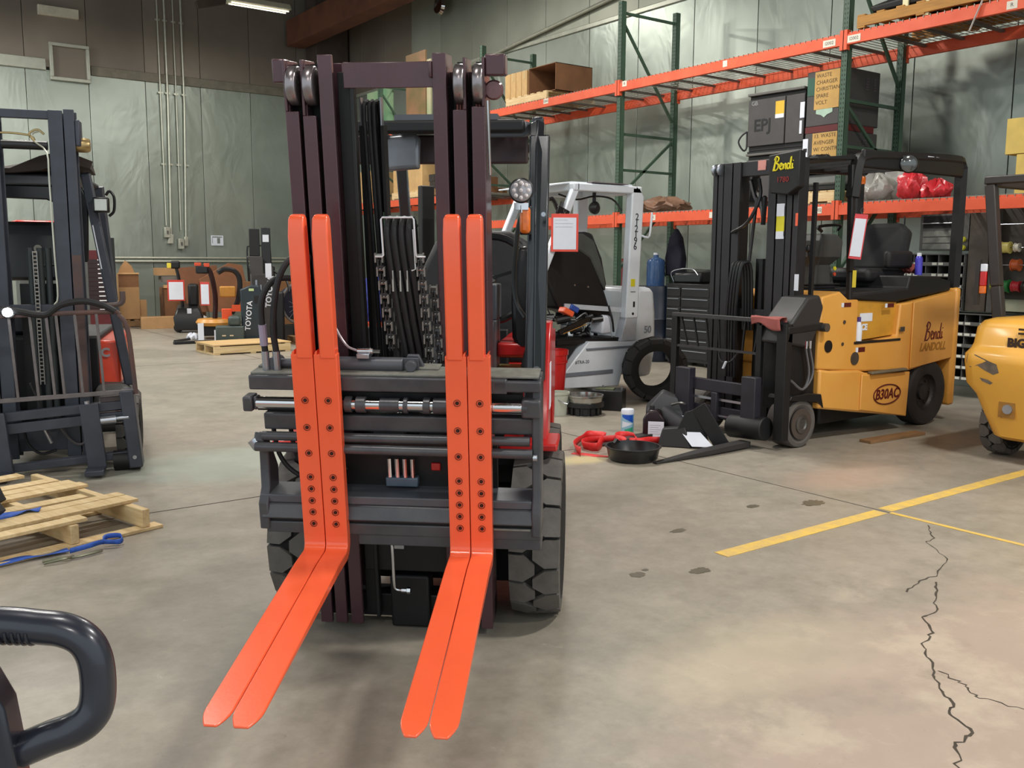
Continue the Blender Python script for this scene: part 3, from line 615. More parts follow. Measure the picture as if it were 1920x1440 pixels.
# lower hydraulics between the tyres
MB(TF).tube([(-.035, -.02, .18), (-.03, -.03, .1), (-.028, -.035, -.02), (-.022, -.035, -.05), (.01, -.035, -.055)], .0065, 8, 4).build('hydraulic_pipe', chrome, tr)
MB(TF).cyl((.0, -.035, -.055), (.02, -.035, -.055), .009, 6).cyl((.022, -.035, -.055), (.036, -.035, -.055), .013, 6).parts('pipe_fitting', chrome, tr)
MB(TF).bx(-.02, .02, -.05, -.02, .13, .165).cyl((-.01, -.035, .165), (-.01, -.035, .24), .006, 8).cyl((.012, -.035, .165), (.012, -.035, .24), .006, 8).parts('hose_fitting', zinc, tr, bevel=.002)
MB(TF).cyl((-.07, -.0, .17), (-.03, -.0, .17), .03, 16).build('motor_cap', steel, tr)
# ================================================ PALLET RACK ALONG THE RIGHT WALL
ZT, ZM = 3.95, 2.12
rk = thing('pallet_rack', 'long pallet rack with green posts and orange beams along the right wall', 'rack', (9.2, 2.83, 0))
def post(u, v, h, lab=None):
    mb = MB(); t = .004
    mb.bx(u - .04, u + .04, v - .04, v - .04 + t, 0, h).bx(u - .04, u - .04 + t, v - .04, v + .04, 0, h).bx(u - .04, u + .04, v + .036, v + .04, 0, h).bx(u - .07, u + .07, v - .07, v + .07, 0, .01)
    o = mb.build('post', rack_g, rk)
    hm = MB()
    for i in range(int(h / .05)):
        z = .1 + i * .05
        if z > h - .05: break
        for dv in (-.016, .016): hm.bx(u - .0412, u - .0405, v + dv - .005, v + dv + .005, z, z + .02)
    hm.build('punched_hole', void, o, kind='stuff')
for v in (0, 3.6, 7.25, 10.72, 14.4, 18.0):
    for u in (0, 1.07): post(u, v, 5.05)
    mb = MB()
    for z0, z1 in ((.3, .3), (1.35, 2.35), (2.75, 2.75), (3.25, 3.25), (4.9, 4.9)): mb.bar((0.04, v, z0), (1.03, v, z1), .03, .035)
    mb.bar((.04, v, .45), (1.03, v, 1.3), .03, .035); mb.bar((.04, v, 3.2), (1.03, v, 2.45), .03, .035) if v != 7.25 else mb.bar((.04, v, 2.4), (1.03, v, 3.2), .03, .035)
    mb.bar((.04, v, 4.75), (1.03, v, 3.5), .03, .035)
    mb.parts('brace', rack_g, rk)
def bay(v0, v1, z, deck=True):
    for u in (-.045, 1.115):
        mb = MB(); mb.bx(u - .025, u + .025, v0 + .04, v1 - .04, z - .13, z - .02).bx(u - .025 + (0 if u > 0 else .015), u + .025 - (0 if u < 0 else .015), v0 + .04, v1 - .04, z - .02, z)
        b = mb.build('beam', rack_o, rk, bevel=.003)
        mb = MB()
        for v in (v0 + .02, v1 - .02): mb.bx(u - .03, u + .03, v - .025, v + .025, z - .18, z + .03)
        mb.parts('beam_end_plate', rack_o, b)
    if deck:
        mb = MB()
        for k in range(8): mb.bx(-.02, 1.09, v0 + .25 + k * .44 - .02, v0 + .25 + k * .44 + .02, z - .045, z - .02)
        mb.parts('deck_support', mat('deck_support_grey', (110, 106, 100), .5, .4), rk)
        mb = MB(); n = int((v1 - v0) / .075)
        for k in range(n): v = v0 + .06 + k * .075; mb.bx(-.06, 1.12, v - .003, v + .003, z, z + .006).bx(-.063, -.057, v - .003, v + .003, z - .03, z + .01)
        for k in range(9): mb.bx(k * .13 - .003, k * .13 + .003, v0 + .06, v1 - .06, z + .006, z + .012)
        mb.build('wire_deck', mat('deck_wire', (165, 160, 150), .4, .6), rk, kind='stuff')
for v0, v1 in ((-3.6, 0), (0, 3.6), (3.6, 7.25), (7.25, 10.72)): bay(v0, v1, ZT)
bay(10.72, 14.4, ZT)
for v0, v1 in ((-3.6, 0), (0, 3.6), (3.6, 7.25), (7.25, 10.72)): bay(v0, v1, ZM)
bay(10.72, 14.4, 2.62); bay(14.4, 18.0, 2.62)
lb = mat('beam_label', (222, 214, 198), .6)
for v, z, w in ((9.93, 3.92, .09), (8.11, 3.9, .07), (6.61, 3.88, .16), (6.3, 3.88, .16), (4.62, 3.88, .1), (6.66, 2.06, .12), (8.26, 2.06, .05), (11.71, 3.91, .12), (15.2, 2.56, .09), (18.55, 2.56, .07), (9.3, 2.06, .09)):
    o = MB().bx(-.073, -.071, v - 2.83 - w / 2, v - 2.83 + w / 2, z - .045, z + .03).build('beam_label', lb, rk)
    if w > .08: text('I2002' if w > .11 else 'R', o, mat('label_ink', (70, 68, 70), .6), (-.0735, v - 2.83, z - .008), (90, 0, -90), .05, name='label_text', ext=.0005)
def pallet(name, loc, rz, label, L=1.2, Wd=1.0, nb=7, m=wood, skip=(), group=None, top=None, hgt=.14):
    t = thing(name, label, 'pallet', loc, rz, group)
    for k, yy in enumerate((-Wd / 2 + .02, 0, Wd / 2 - .02)):
        MB().bx(-L / 2, L / 2, yy - .02, yy + .02, .018, hgt - .018).build('stringer', m, t, bevel=.003)
    for k in range(nb):
        if k in skip: continue
        xx = -L / 2 + .05 + k * (L - .1) / (nb - 1)
        MB().bx(xx - .045, xx + .045, -Wd / 2, Wd / 2, hgt - .018 if not top else hgt - .018, hgt).build('deck_board', m, t, bevel=.002)
    for xx in (-L / 2 + .05, 0, L / 2 - .05): MB().bx(xx - .045, xx + .045, -Wd / 2, Wd / 2, 0, .018).build('bottom_board', m, t, bevel=.002)
    return t
def carton(name, c, d, label, rz=0, m=None, tape=True, group=None, cat='box', open_=False):
    t = thing(name, label, cat, c, rz, group)
    x, y, z = d[0] / 2, d[1] / 2, d[2]
    if open_:
        w = .008
        MB().bx(-x, x, -y, -y + w, 0, z).bx(-x, x, y - w, y, 0, z).bx(-x, -x + w, -y, y, 0, z).bx(x - w, x, -y, y, 0, z).bx(-x, x, -y, y, 0, w).build('box_body', m or card, t)
    else: MB().bx(-x, x, -y, y, 0, z).build('box_body', m or card, t, bevel=.004)
    if tape: MB().bx(-x - .002, x + .002, -.025, .025, z, z + .002).bx(-x - .002, -x - .0005, -.025, .025, z * .7, z).build('tape', mat('parcel_tape', (196, 168, 120), .35), t)
    return t
# --- things on the upper shelf, left bay
pallet('wooden_pallet', (9.75, 12.4, ZT + .014), 90, 'pallet on the top shelf under the open carton, left of the tall green post', 1.1, 1.0)
t = thing('carton_group_box', 'open brown carton lying on its side on the top shelf beside the mast', 'box', (9.75, 12.1, ZT + .155), 0)
w = .01
MB().bx(-.4, .35, -.35, -.34, 0, .42).bx(-.4, .35, .34, .35, 0, .42).bx(-.4, .35, -.35, .35, .41, .42).bx(-.4, .35, -.35, .35, 0, .01).bx(.34, .35, -.35, .35, 0, .42).build('box_body', card2, t)
t.name = 'open_carton'
for k in range(4):
    carton('carton', (9.62, 12.6 + k * .155, ZT + .155), (.5, .145, .42), ['upright flat carton nearest the open carton on the top shelf', 'second upright flat carton from the open carton on the top shelf', 'third upright flat carton from the open carton on the top shelf', 'last upright flat carton in the row, closest to the mast'][k], 0, mat('tan_carton', (196, 160, 108), .8), tape=k % 2 == 0, group='upright cartons on the top shelf')
# tall green and tan panels further left on the top shelf
for k, (v, w_, h_, c, lab) in enumerate([(16.35, .75, 1.5, (84, 88, 50), 'tall olive brown panel standing on the top shelf behind the mast'), (15.85, .14, 1.3, (120, 150, 110), 'narrow pale green upright panel beside the olive one'), (17.85, 1.1, 1.0, (70, 140, 96), 'bright green panel leftmost behind the mast crossbar')]):
    o = MB().bx(9.5, 9.54, v - w_ / 2, v + w_ / 2, ZT + .013, ZT + h_).build('green_board', mat('panel_%s' % 'abc'[k], c, .5, 0, .2, 1, c2=(c[0] + 70, c[1] + 20, c[2] + 30)), bevel=.004); tag(o, lab, 'panel')
# --- lower-left shelf z 2.62
t = carton('large_carton', (9.75, 16.35, 2.775), (.9, 1.15, .62), 'large tan carton on the lower shelf seen between the mast rails', 0, mat('tan_carton', (196, 160, 108), .8)); pallet('wooden_pallet', (9.75, 16.3, 2.634), 90, 'pallet under the large tan carton seen between the mast rails', 1.2, 1.0)
pallet('wooden_pallet', (9.72, 14.85, 2.634), 90, 'pallet stacked with dark blocks beside the large tan carton', 1.2, 1.0, m=wood2)
blk = mat('dark_block', (50, 44, 38), .85, 0, .3)
pr_ = MB().bx(-.12, .12, -.1, .1, 0, .13).mesh('brick_block', blk)
for k in range(24):
    i, j, q = k % 5, (k // 5) % 2, k // 10
    o = bpy.data.objects.new('brick_block', pr_); COL.objects.link(o); o.location = (9.35 + j * .26, 14.42 + i * .215 + (q % 2) * .03, 2.776 + q * .135)
    tag(o, 'dark block, %s layer, %s row, %s from the tan carton side' % (('bottom', 'middle', 'top')[q], ('front', 'back')[j], ('fifth', 'fourth', 'third', 'second', 'first')[i]), 'block', 'dark blocks stacked on the lower shelf')
carton('crushed_carton', (9.7, 18.5, 2.634), (.6, .7, .68), 'crumpled tan carton at the far left of the lower shelf, behind the mast', 6, mat('tan_carton', (196, 160, 108), .8))
carton('carton', (9.6, 14.1, 2.634 - .0), (.4, .3, .3), 'small brown carton right of the mast above the white truck', 4, card2)
# --- middle bays, mid shelf
def crumple(name, c, d, m, label, cat, seed=1, n=14, tie=None):
    random.seed(seed); t = MB(); rings = []
    for i in range(n):
        f = i / (n - 1); z = f * d[2]; rad = sin(pi * (0.12 + .86 * f)) ** .6; ring = []
        for k in range(26):
            a = 2 * pi * k / 26; w_ = 1 + .16 * sin(5 * a + f * 5 + seed) + .1 * sin(9 * a - f * 8) + random.uniform(-.07, .07)
            ring.append((d[0] / 2 * rad * w_ * cos(a), d[1] / 2 * rad * w_ * sin(a), z * (1 + random.uniform(-.05, .05)) + (0 if f < .1 else .03 * sin(7 * a))))
        rings.append(ring)
    mn = min(p[2] for r in rings for p in r)
    rings = [[(a, b, c_ - mn) for a, b, c_ in r] for r in rings]
    o = t.loft(rings).build(name, m, ang=50); o.location = c
    return tag(o, label, cat)
bagm = mat('clear_plastic_bag', (176, 174, 168), .25, 0, .15, 9, bump=.35, bscale=14, alpha=.8)
redb = mat('red_plastic_bag', (204, 52, 60), .3, 0, .2, 7, bump=.35, bscale=14)
crumple('plastic_bag', (9.65, 9.62, ZM + .014), (.6, .75, .22), mat('brown_bag', (128, 96, 76), .5, 0, .2, 9, bump=.3, bscale=14), 'brown plastic bag on the shelf above the white truck', 'bag', 4)
crumple('plastic_bag', (9.4, 6.12, ZM + .014), (.36, .4, .3), bagm, 'grey clear plastic bag on the shelf beside the dark guard post', 'bag', 2)
crumple('plastic_bag', (9.75, 6.05, ZM + .014), (.34, .4, .46), bagm, 'taller grey clear plastic bag behind the red bag', 'bag', 3)
crumple('red_bag', (9.3, 5.62, ZM + .014), (.26, .3, .3), redb, 'red plastic bag hanging over the beam edge, left of two', 'bag', 5)
crumple('red_bag', (9.3, 5.34, ZM + .014), (.26, .3, .17), redb, 'red plastic bag lying on the beam, right of two', 'bag', 8)
# chargers
chg = mat('charger_grey', (74, 71, 70), .5, .2, .1); chd = mat('charger_dark', (26, 24, 24), .6, .1)
def charger(z, h, lab, mark=True, y=7.46, w=.78):
    t = thing('battery_charger', lab, 'charger', (9.62, y, z), 4, 'battery chargers on the middle shelf')
    MB().bx(-.3, .35, -w / 2, w / 2, 0, h).build('cabinet', chd, t, bevel=.01)
    MB().bx(-.33, -.3, -w / 2 + .26, w / 2, .06, h - .05).build('front_panel', chg, t, bevel=.005)
    MB().bx(-.325, -.3, -w / 2, -w / 2 + .25, .06, h - .05).build('side_strip', chg, t, bevel=.005)
    MB().bx(-.34, .35, -w / 2, w / 2 + .01, h, h + .03).build('lid', mat('grey_lid', (96, 94, 90), .6), t, bevel=.006)
    if mark:
        o = MB().bx(-.332, -.3305, -.12, 0, h * .55, h * .85).build('warning_label', mat('yellow_label', (222, 176, 50), .5), t)
        MB().bx(-.334, -.3325, -.12, 0, h * .55, h * .62).build('label_foot', paper, o)
        text('EPJ', t, mat('marker_ink', (22, 22, 22), .6), (-.332, .18, h * .45), (90, 0, -90), .2, name='marker_writing', bold=.003)
        text('GB', t, mat('grey_print2', (150, 150, 150), .6), (-.332, .3, h * .86), (90, 0, -90), .07, name='maker_logo')
    else:
        MB().cyl((-.34, -.03, h * .82), (-.33, -.03, h * .82), .028, 14).build('dial', paper, t)
    MB().bx(-.334, -.3255, -w / 2 + .02, -w / 2 + .05, .15, .3).build('small_label', paper, t)
    return t
charger(ZM + .014, .62, 'lower grey battery charger, under the one marked in black pen', False)
t = charger(ZM + .69, .66, 'upper grey battery charger with yellow label and black pen writing')
MB().tube([(-.3, .42, .25), (-.34, .47, .2), (-.36, .5, .12), (-.34, .44, .02), (-.3, .42, .06), (-.3, .42, .25)], .012, 6, 3).build('cable', blackr, t)
MB().bx(-.31, .35, -.4, .4, -.04, 0).build('base_rail', void, t)
def cab(z, h, lab, y, w, txt, sticker):
    t = thing('battery_charger', lab, 'charger', (9.62, y, z), 0, 'battery chargers on the middle shelf')
    mb = MB()
    for q in range(5): mb.bx(.1, .16, -w / 2 - .006, -w / 2, h - .22 + q * .03, h - .205 + q * .03).bx(.25, .3, -w / 2 - .006, -w / 2, h - .22 + q * .03, h - .205 + q * .03)
    mb.build('vent_slots', mat('slot_grey', (96, 84, 90), .6), t, kind='stuff')
    MB().bx(-.3, .38, -w / 2, w / 2, 0, h).build('cabinet', chg, t, bevel=.01)
    s_ = MB().bx(-.307, -.303, -.19, .14, h * .3 if sticker else .02, h * .98).build('cardboard_sign', mat('sign_card', (196, 156, 92), .8), t)
    for i, l in enumerate(txt): text(l, s_, mat('pen_ink', (84, 66, 44), .7), (-.308, .12, h * .9 - i * .075), (90, 0, -90), .062, name='hand_writing', ext=.0004, align='LEFT')
    return t
t = cab(ZM + .37, .46, 'lower dark charger with a handwritten cardboard sign, behind the green post', 6.77, .5, ['13. WASTE YN', 'AVENGER', 'W/ CONTROL', 'BELOW', 'T.A.'], False)
MB().bx(-.306, -.3, .2, .27, .02, .4).build('paper_label', paper, t); MB().bx(-.31, -.307, .21, .26, .25, .29).build('ink_block', void, t)
t = cab(ZM + .9, .62, 'upper dark charger with a handwritten cardboard sign and green and yellow notes', 6.77, .5, ['WASTE', 'CHARGER', 'CHRISTIAN', 'SPARE', 'VOLT'], True)
MB().bx(-.305, -.301, .14, .24, .35, .55).build('green_note', mat('green_note', (48, 88, 72), .6), t); MB().bx(-.305, -.301, -.27, -.19, .38, .58).build('yellow_note', mat('pale_yellow_note', (222, 206, 130), .6), t)
MB().prism([(-.11, .3), (-.11, .14), (-.04, .12), (.0, .09), (.04, .12), (.11, .14), (.11, .3)], 'x', -.305, -.3).build('badge', mat('badge_green_white', (170, 196, 176), .5), t)
MB().bx(-.306, -.3, .27, .33, .12, .3).build('paper_label', paper, t); MB().bx(-.3, .3, -.25, .25, -.07, 0).build('base_rail', darkred, t)
t = thing('storage_tray', 'grey metal tray with rounded corners under the lower charger with the sign', 'tray', (9.66, 6.78, ZM + .16)); MB().bx(-.3, .3, -.28, .26, .06, .2).build('tray_body', mat('tray_grey', (120, 122, 120), .5, .3), t, bevel=.04); MB().bx(-.32, .3, -.3, .3, .02, .06).build('tray_lip', chd, t)
pallet('wooden_pallet', (9.68, 6.85, ZM + .014), 90, 'pale pallet on the shelf under the charger with the cardboard sign', .75, 1.0)
for k, (y, z, h, lab) in enumerate([]):
    t = thing('charger_cabinet', lab, 'charger', (10.05, 6.1, z)); MB().bx(-.3, .25, -.33, .33, 0, h).build('cabinet', mat('charger_brown', (44, 36, 36), .6, .1), t, bevel=.01)
    mb = MB()
    for q in range(5): mb.bx(-.31, -.3, -.22, -.12, h - .35 + q * .05, h - .33 + q * .05).bx(-.31, -.3, .02, .08, h - .35 + q * .05, h - .33 + q * .05)
    mb.build('vent_slots', mat('slot_grey', (96, 84, 90), .6), t, kind='stuff')
    MB().bx(-.35, -.3, -.33, .33, .5, .55).build('rail', black, t)
# --- right bay top shelf
pallet('wooden_pallet', (9.68, 5.55, ZT + .014), 90, 'pallet with a dark wrapped load on the top shelf at the right', 1.45, 1.1, m=mat('golden_wood', (176, 126, 62), .75, 0, .2, 4, stretch=(1, 9, 9)))
t = thing('wrapped_load', 'dark wrapped flat load lying on the top right pallet', 'load', (9.68, 5.5, ZT + .156)); MB().loft([[(-.5, -.72, 0), (.5, -.72, 0), (.5, .62, 0), (-.5, .62, 0)], [(-.52, -.74, .1), (.5, -.74, .1), (.5, .66, .12), (-.52, .66, .06)], [(-.4, -.7, .2), (.45, -.7, .2), (.45, .4, .2), (-.4, .4, .14)]]).build('bundle', chd, t, bevel=.02)
MB().bx(-.53, -.51, .2, .26, -.12, .06).bx(-.53, -.51, -.03, .02, -.15, .02).build('tag', mat('tag_cream', (224, 214, 170), .6), t)
MB().bar((-.56, -.62, -.08), (-.58, -.5, -.4), .03, .005).build('loose_strap', mat('strap_white', (200, 196, 190), .6), t)
pallet('wooden_pallet', (9.68, 4.1, ZT + .014), 90, 'second pallet on the top shelf at the upper right corner', 1.1, 1.1, m=mat('golden_wood', (176, 126, 62), .75))
# cartons right
carton('carton', (9.6, 4.32, ZM + .4), (.5, .75, .34), 'yellowish carton on top at the right edge of the photo', 0, mat('yellow_carton', (206, 178, 96), .8))
t = carton('carton', (9.6, 4.28, ZM + .014), (.5, .6, .38), 'yellowish carton under the other one at the right edge', 0, mat('yellow_carton', (206, 178, 96), .8))
text('LUG', bpy.data.objects['carton'] if False else t, mat('pen_ink', (84, 66, 44), .7), (-.2515, .12, .75 - .18), (90, 0, -90), .16, name='marker_writing') if False else None
# ================================================ PARTS BINS UNDER THE RACK
bing = mat('bin_shelf_grey', (104, 104, 102), .45, .3, .1); bind = mat('bin_inside', (30, 26, 30), .8)
def binunit(y0, y1, z0, z1, nx, nz, lab):
    t = thing('bin_shelf', lab, 'shelf', (9.9, (y0 + y1) / 2, z0)); w = (y1 - y0) / 2; h = z1 - z0
    MB().bx(.3, .31, -w, w, 0, h).build('back_panel', bind, t)
    mb = MB()
    for i in range(nx + 1): yy = -w + 2 * w * i / nx; mb.bx(0, .3, yy - .004, yy + .004, 0, h)
    mb.parts('divider', bing, t)
    for k in range(nz + 1):
        z = h * k / nz; s_ = MB().bx(-.01, .3, -w - .01, w + .01, z - .006, z + .006).build('shelf', bing, t)
        if k < nz:
            MB().bx(-.015, -.008, -w, w, z, z + .035).build('shelf_lip', bing, s_)
            random.seed(k * 7 + nx)
            for i in range(nx * 2):
                if random.random() < .75:
                    yy = -w + 2 * w * (i + .5) / (nx * 2); MB().bx(-.018, -.0155, yy - w / nx * .36, yy + w / nx * .36, z + .004, z + .031).build('bin_label', mat('bin_label_white', (214, 216, 206), .6), s_)
    return t
binunit(5.32, 6.05, .95, 1.56, 5, 5, 'grey parts bin shelf with white labels behind the yellow truck seat')
binunit(4.3, 5.75, .2, .92, 9, 6, 'low grey parts bin shelf between the two yellow trucks')
t = thing('drawer_unit', 'grey cabinet with flat drawers and yellow tape rolls above the bin shelf', 'cabinet', (9.95, 5.6, 1.6)); MB().bx(.0, .3, -.28, .28, 0, .4).build('frame', bing, t, bevel=.004)
for k in range(3): MB().bx(-.01, 0, -.2, .24, .015 + k * .07, .075 + k * .07).build('drawer', mat('drawer_grey', (134, 136, 130), .5), t, bevel=.003)
MB().bx(-.012, 0, -.2, .24, .25, .38).build('dark_opening', bind, t); MB().cyl((-.03, -.2, .3), (-.03, .24, .3), .006, 6).build('rod', zinc, t)
for k in range(2): MB().cyl((-.05, -.235 + 0, .03 + k * .09), (-.012, -.235, .03 + k * .09), .03, 14).build('tape_roll', mat('yellow_tape', (210, 208, 60), .5), t)
o = MB().bx(9.93, 10.2, 5.08, 5.3, .95, 2.0).build('steel_panel', mat('brown_steel_panel', (92, 84, 76), .4, .4, .3, 3), bevel=.004); tag(o, 'tall bare steel side panel right of the bin shelf', 'panel')
t = thing('spool_rack', 'wire spool rack with three rods, behind the right yellow truck', 'rack', (9.92, 4.68, .95))
MB().bx(.1, .12, -.5, .38, 0, 1.1).build('back_panel', mat('spool_back', (66, 62, 56), .7), t)
MB().bx(.0, .12, .32, .38, 0, 1.1).parts('side_post', bing, t); MB().loft([[(-.03, -.5, .02), (.1, -.5, .14), (.1, -.5, .02)], [(-.03, .3, .02), (.1, .3, .14), (.1, .3, .02)]]).build('sloped_tray', mat('tray_green_grey', (150, 152, 132), .5), t)
for z in (.68, .5, .28, .92): MB().cyl((0, -.48, z), (0, .34, z), .005, 8).build('rod', zinc, t)
for z, y, r, w, c, lab in [(.68, .22, .055, .1, (226, 214, 120), 'large pale yellow wire spool on the top rod'), (.68, .1, .04, .05, (222, 218, 200), 'small white spool on the top rod'), (.68, -.02, .035, .05, (120, 100, 80), 'small brown spool on the top rod'), (.68, -.12, .045, .07, (190, 186, 150), 'cream spool at the right end of the top rod'), (.5, .1, .055, .08, (176, 84, 40), 'copper orange wire spool on the middle rod'), (.28, .3, .05, .06, (176, 196, 60), 'yellow green spool on the bottom rod'), (.28, .2, .06, .1, (40, 120, 60), 'green wire spool on the bottom rod'), (.28, .08, .05, .08, (176, 44, 52), 'red wire spool on the bottom rod'), (.28, -.03, .05, .08, (50, 44, 40), 'black wire spool on the bottom rod'), (.28, -.15, .05, .07, (214, 210, 196), 'white wire spool on the bottom rod')]:
    o = MB().lathe([(.008, -w / 2), (r * 1.15, -w / 2), (r * 1.15, -w / 2 + .008), (r, -w / 2 + .01), (r, w / 2 - .01), (r * 1.15, w / 2 - .008), (r * 1.15, w / 2), (.008, w / 2)], (0, 0, 0), 'y', 20).build('wire_spool', mat('spool_' + lab.split()[0] + '%d' % c[0], c, .45)); o.location = (9.92, 4.68 + y, .95 + z); tag(o, lab, 'spool', 'wire spools on the rack')
# tool chest etc behind the black truck mast
t = thing('tool_chest', 'black rolling tool chest with drawers behind the black mast', 'cabinet', (9.95, 9.1, .05)); MB().bx(-.3, .3, -.42, .42, 0, 1.1).build('chest_body', black, t, bevel=.01)
for k in range(7): q = MB().bx(-.315, -.3, -.4, .12, .05 + k * .145, .18 + k * .145).build('drawer', black, t, bevel=.004); MB().bx(-.325, -.315, -.38, .1, .155 + k * .145, .165 + k * .145).build('pull', zinc, q); q = MB().bx(-.315, -.3, .14, .4, .05 + k * .145, .18 + k * .145).build('drawer', black, t, bevel=.004); MB().bx(-.325, -.315, .16, .38, .155 + k * .145, .165 + k * .145).build('pull', zinc, q)
for q in ((-.25, -.35), (-.25, .35), (.25, -.35), (.25, .35)): MB().cyl((q[0], q[1] - .015, 0), (q[0], q[1] + .015, 0), .05, 12).build('caster', blackr, t)
t = thing('tool_bag', 'open black tool bag on the tool chest', 'bag', (9.9, 9.28, 1.15), 10); MB().loft([[(-.14, -.25, 0), (.14, -.25, 0), (.14, .25, 0), (-.14, .25, 0)], [(-.15, -.27, .16), (.13, -.25, .2), (.13, .25, .22), (-.13, .22, .14)]]).build('bag_body', black, t, bevel=.03)
MB().tube([(-.15, .2, .02), (-.16, .24, .15), (-.14, .1, .2), (-.14, -.1, .2), (-.15, -.2, .12)], .007, 6, 4).build('zip', zinc, t)
t = thing('barrel', 'dark blue plastic barrel between the white truck and the tool chest', 'barrel', (9.8, 9.85, 0)); MB().lathe([(.001, 0), (.27, 0), (.29, .03), (.29, .3), (.3, .32), (.29, .34), (.29, .6), (.3, .62), (.29, .64), (.29, 1.0), (.27, 1.1), (.001, 1.1)], (0, 0, 0), 'z', 28).build('drum', mat('navy_plastic', (20, 30, 46), .4), t)
t = thing('water_jug', 'translucent blue water bottle standing on the dark blue barrel', 'bottle', (9.75, 9.85, 1.1)); MB().lathe([(.001, 0), (.13, 0), (.135, .03), (.135, .28), (.13, .3), (.135, .33), (.12, .38), (.04, .42), (.035, .45), (.001, .45)], (0, 0, 0), 'z', 24).build('bottle_body', mat('blue_plastic', (58, 92, 140), .15, coat=.4, alpha=.85), t); MB().cyl((0, 0, .45), (0, 0, .48), .04, 12).build('cap', paper, t)
o = MB().loft([[(9.95 - a, 9.65 - w_, z), (9.95 + a, 9.65 - w_, z), (9.95 + a, 9.65 + w_, z), (9.95 - a, 9.65 + w_, z)] for z, w_, a in ((1.25, .16, .05), (1.5, .17, .06), (1.8, .1, .05), (1.93, .02, .02))]).build('hanging_jacket', mat('navy_cloth', (26, 26, 42), .9), bevel=.02); tag(o, 'dark navy jacket hanging from the beam above the barrel', 'jacket')
t = thing('spray_bottle', 'white spray bottle with blue and red label beside the black mast', 'bottle', (9.9, 8.78, 1.15)); MB().lathe([(.001, 0), (.045, 0), (.045, .16), (.02, .22), (.018, .28), (.001, .28)], (0, 0, 0), 'z', 16).build('bottle_body', paper, t); MB().lathe([(.046, .03), (.046, .1)], (0, 0, 0), 'z', 16).build('red_label', red, t); MB().lathe([(.046, .1), (.046, .15)], (0, 0, 0), 'z', 16).build('blue_label', mat('blue_print', (50, 60, 140), .5), t); MB().bx(-.06, .02, -.012, .012, .26, .3).build('trigger', paper, t)
t = thing('red_canister', 'dark red gas cylinder behind the white truck post', 'cylinder', (9.6, 10.35, 0)); MB().lathe([(.001, 0), (.14, 0), (.14, 1.35), (.1, 1.46), (.03, 1.5), (.001, 1.5)], (0, 0, 0), 'z', 24).build('cylinder_body', mat('deep_red', (120, 16, 18), .4), t)
# ================================================ THINGS ALONG THE BACK WALL
crumple('blue_tarp', (7.85, 14.9, .35), (.55, .5, .9), mat('blue_tarp', (34, 48, 130), .6, 0, .3, 9, bump=.3, bscale=12), 'blue tarp bundle seen between the mast and the chain', 'tarp', 15)
t = thing('storage_crate', 'orange red crate under the blue tarp bundle behind the mast', 'crate', (7.85, 14.9, 0)); MB().bx(-.3, .3, -.25, .25, 0, .35).build('crate_body', mat('crate_orange', (176, 66, 34), .6), t, bevel=.01)
t = thing('tall_carton', 'tall narrow brown carton by the back wall with open top', 'box', (5.05, 20.9, .16), -8)
MB().bx(-.2, .2, -.2, .2, 0, .95).build('box_body', card, t, bevel=.004); MB().bx(-.21, .21, -.22, -.18, .95, .98).build('rim_flap', mat('carton_edge', (216, 170, 118), .8), t); MB().prism([(-.18, .95), (.17, .95), (.1, 1.12), (-.02, 1.24), (-.12, 1.1)], 'y', .1, .11).build('top_flap', card, t); MB().bx(-.199, .199, -.202, -.2, .68, .95).build('upper_band', card2, t)
t = thing('stacked_carton', 'brown carton with grey lid flaps behind the black machine', 'box', (6.15, 20.7, .1), -6)
MB().bx(-.45, .4, -.3, .3, 0, .72).build('box_body', card2, t, bevel=.004); MB().bx(-.46, .4, -.34, -.26, .72, .78).build('rim_flap', mat('carton_edge', (216, 170, 118), .8), t); MB().bx(-.46, .38, -.3, .3, .84, .96).build('grey_lid', mat('grey_card', (120, 112, 104), .8), t); MB().bx(-.56, .0, -.1, .25, .98, 1.14).build('top_box', card, t)
o = MB().loft([[(5.9, 20.2, 1.25), (5.92, 20.2, 1.25), (6.1, 20.1, .3), (6.08, 20.1, .3)], [(6.75, 20.3, 1.3), (6.77, 20.3, 1.3), (6.8, 20.2, .3), (6.78, 20.2, .3)]]).build('cardboard_sheet', mat('brown_sheet', (132, 88, 62), .85)); tag(o, 'large flattened brown cardboard sheet leaning behind the hanging tag', 'cardboard')
o = MB().prism([(6.3, 1.0), (6.95, 1.35), (7.25, 1.3), (7.45, .3), (6.5, .3)], 'y', 20.05, 20.09).build('cardboard_sheet', mat('brown_sheet2', (146, 98, 68), .85), bevel=.004); tag(o, 'bent brown cardboard flap rising beside the orange truck handles', 'cardboard')
carton('low_carton', (5.42, 20.0, .0), (.72, .4, .24), 'low open brown carton on the floor by the back pallets', -10, tape=False)
carton('small_carton', (5.28, 20.85, .16), (.2, .2, .4), 'small brown carton standing beside the tall narrow one', 0, card, tape=False)
carton('long_carton', (8.0, 18.6, 0), (2.4, .5, .98), 'long brown carton behind the dark stacker trucks', -4, mat('long_carton_brown', (122, 84, 50), .85), tape=False)
for k, (x_, y_, lab) in enumerate([(5.0, 21.0, 'low pallet under the tall narrow carton'), (6.2, 20.8, 'low pallet under the carton with grey flaps'), (3.2, 20.9, 'pallet lying left of the tall narrow carton')]): pallet('wooden_pallet', (x_, y_, 0), -8, lab, 1.15, .9, m=wood2, hgt=.15 if k == 0 else .1 if k == 1 else .13)
t = crumple('plastic_wrap', (6.05, 19.95, .0), (.55, .34, .36), mat('clear_film', (206, 206, 206), .15, 0, .3, 12, bump=.6, bscale=18), 'heap of shiny clear plastic film beside the low carton', 'plastic', 11)
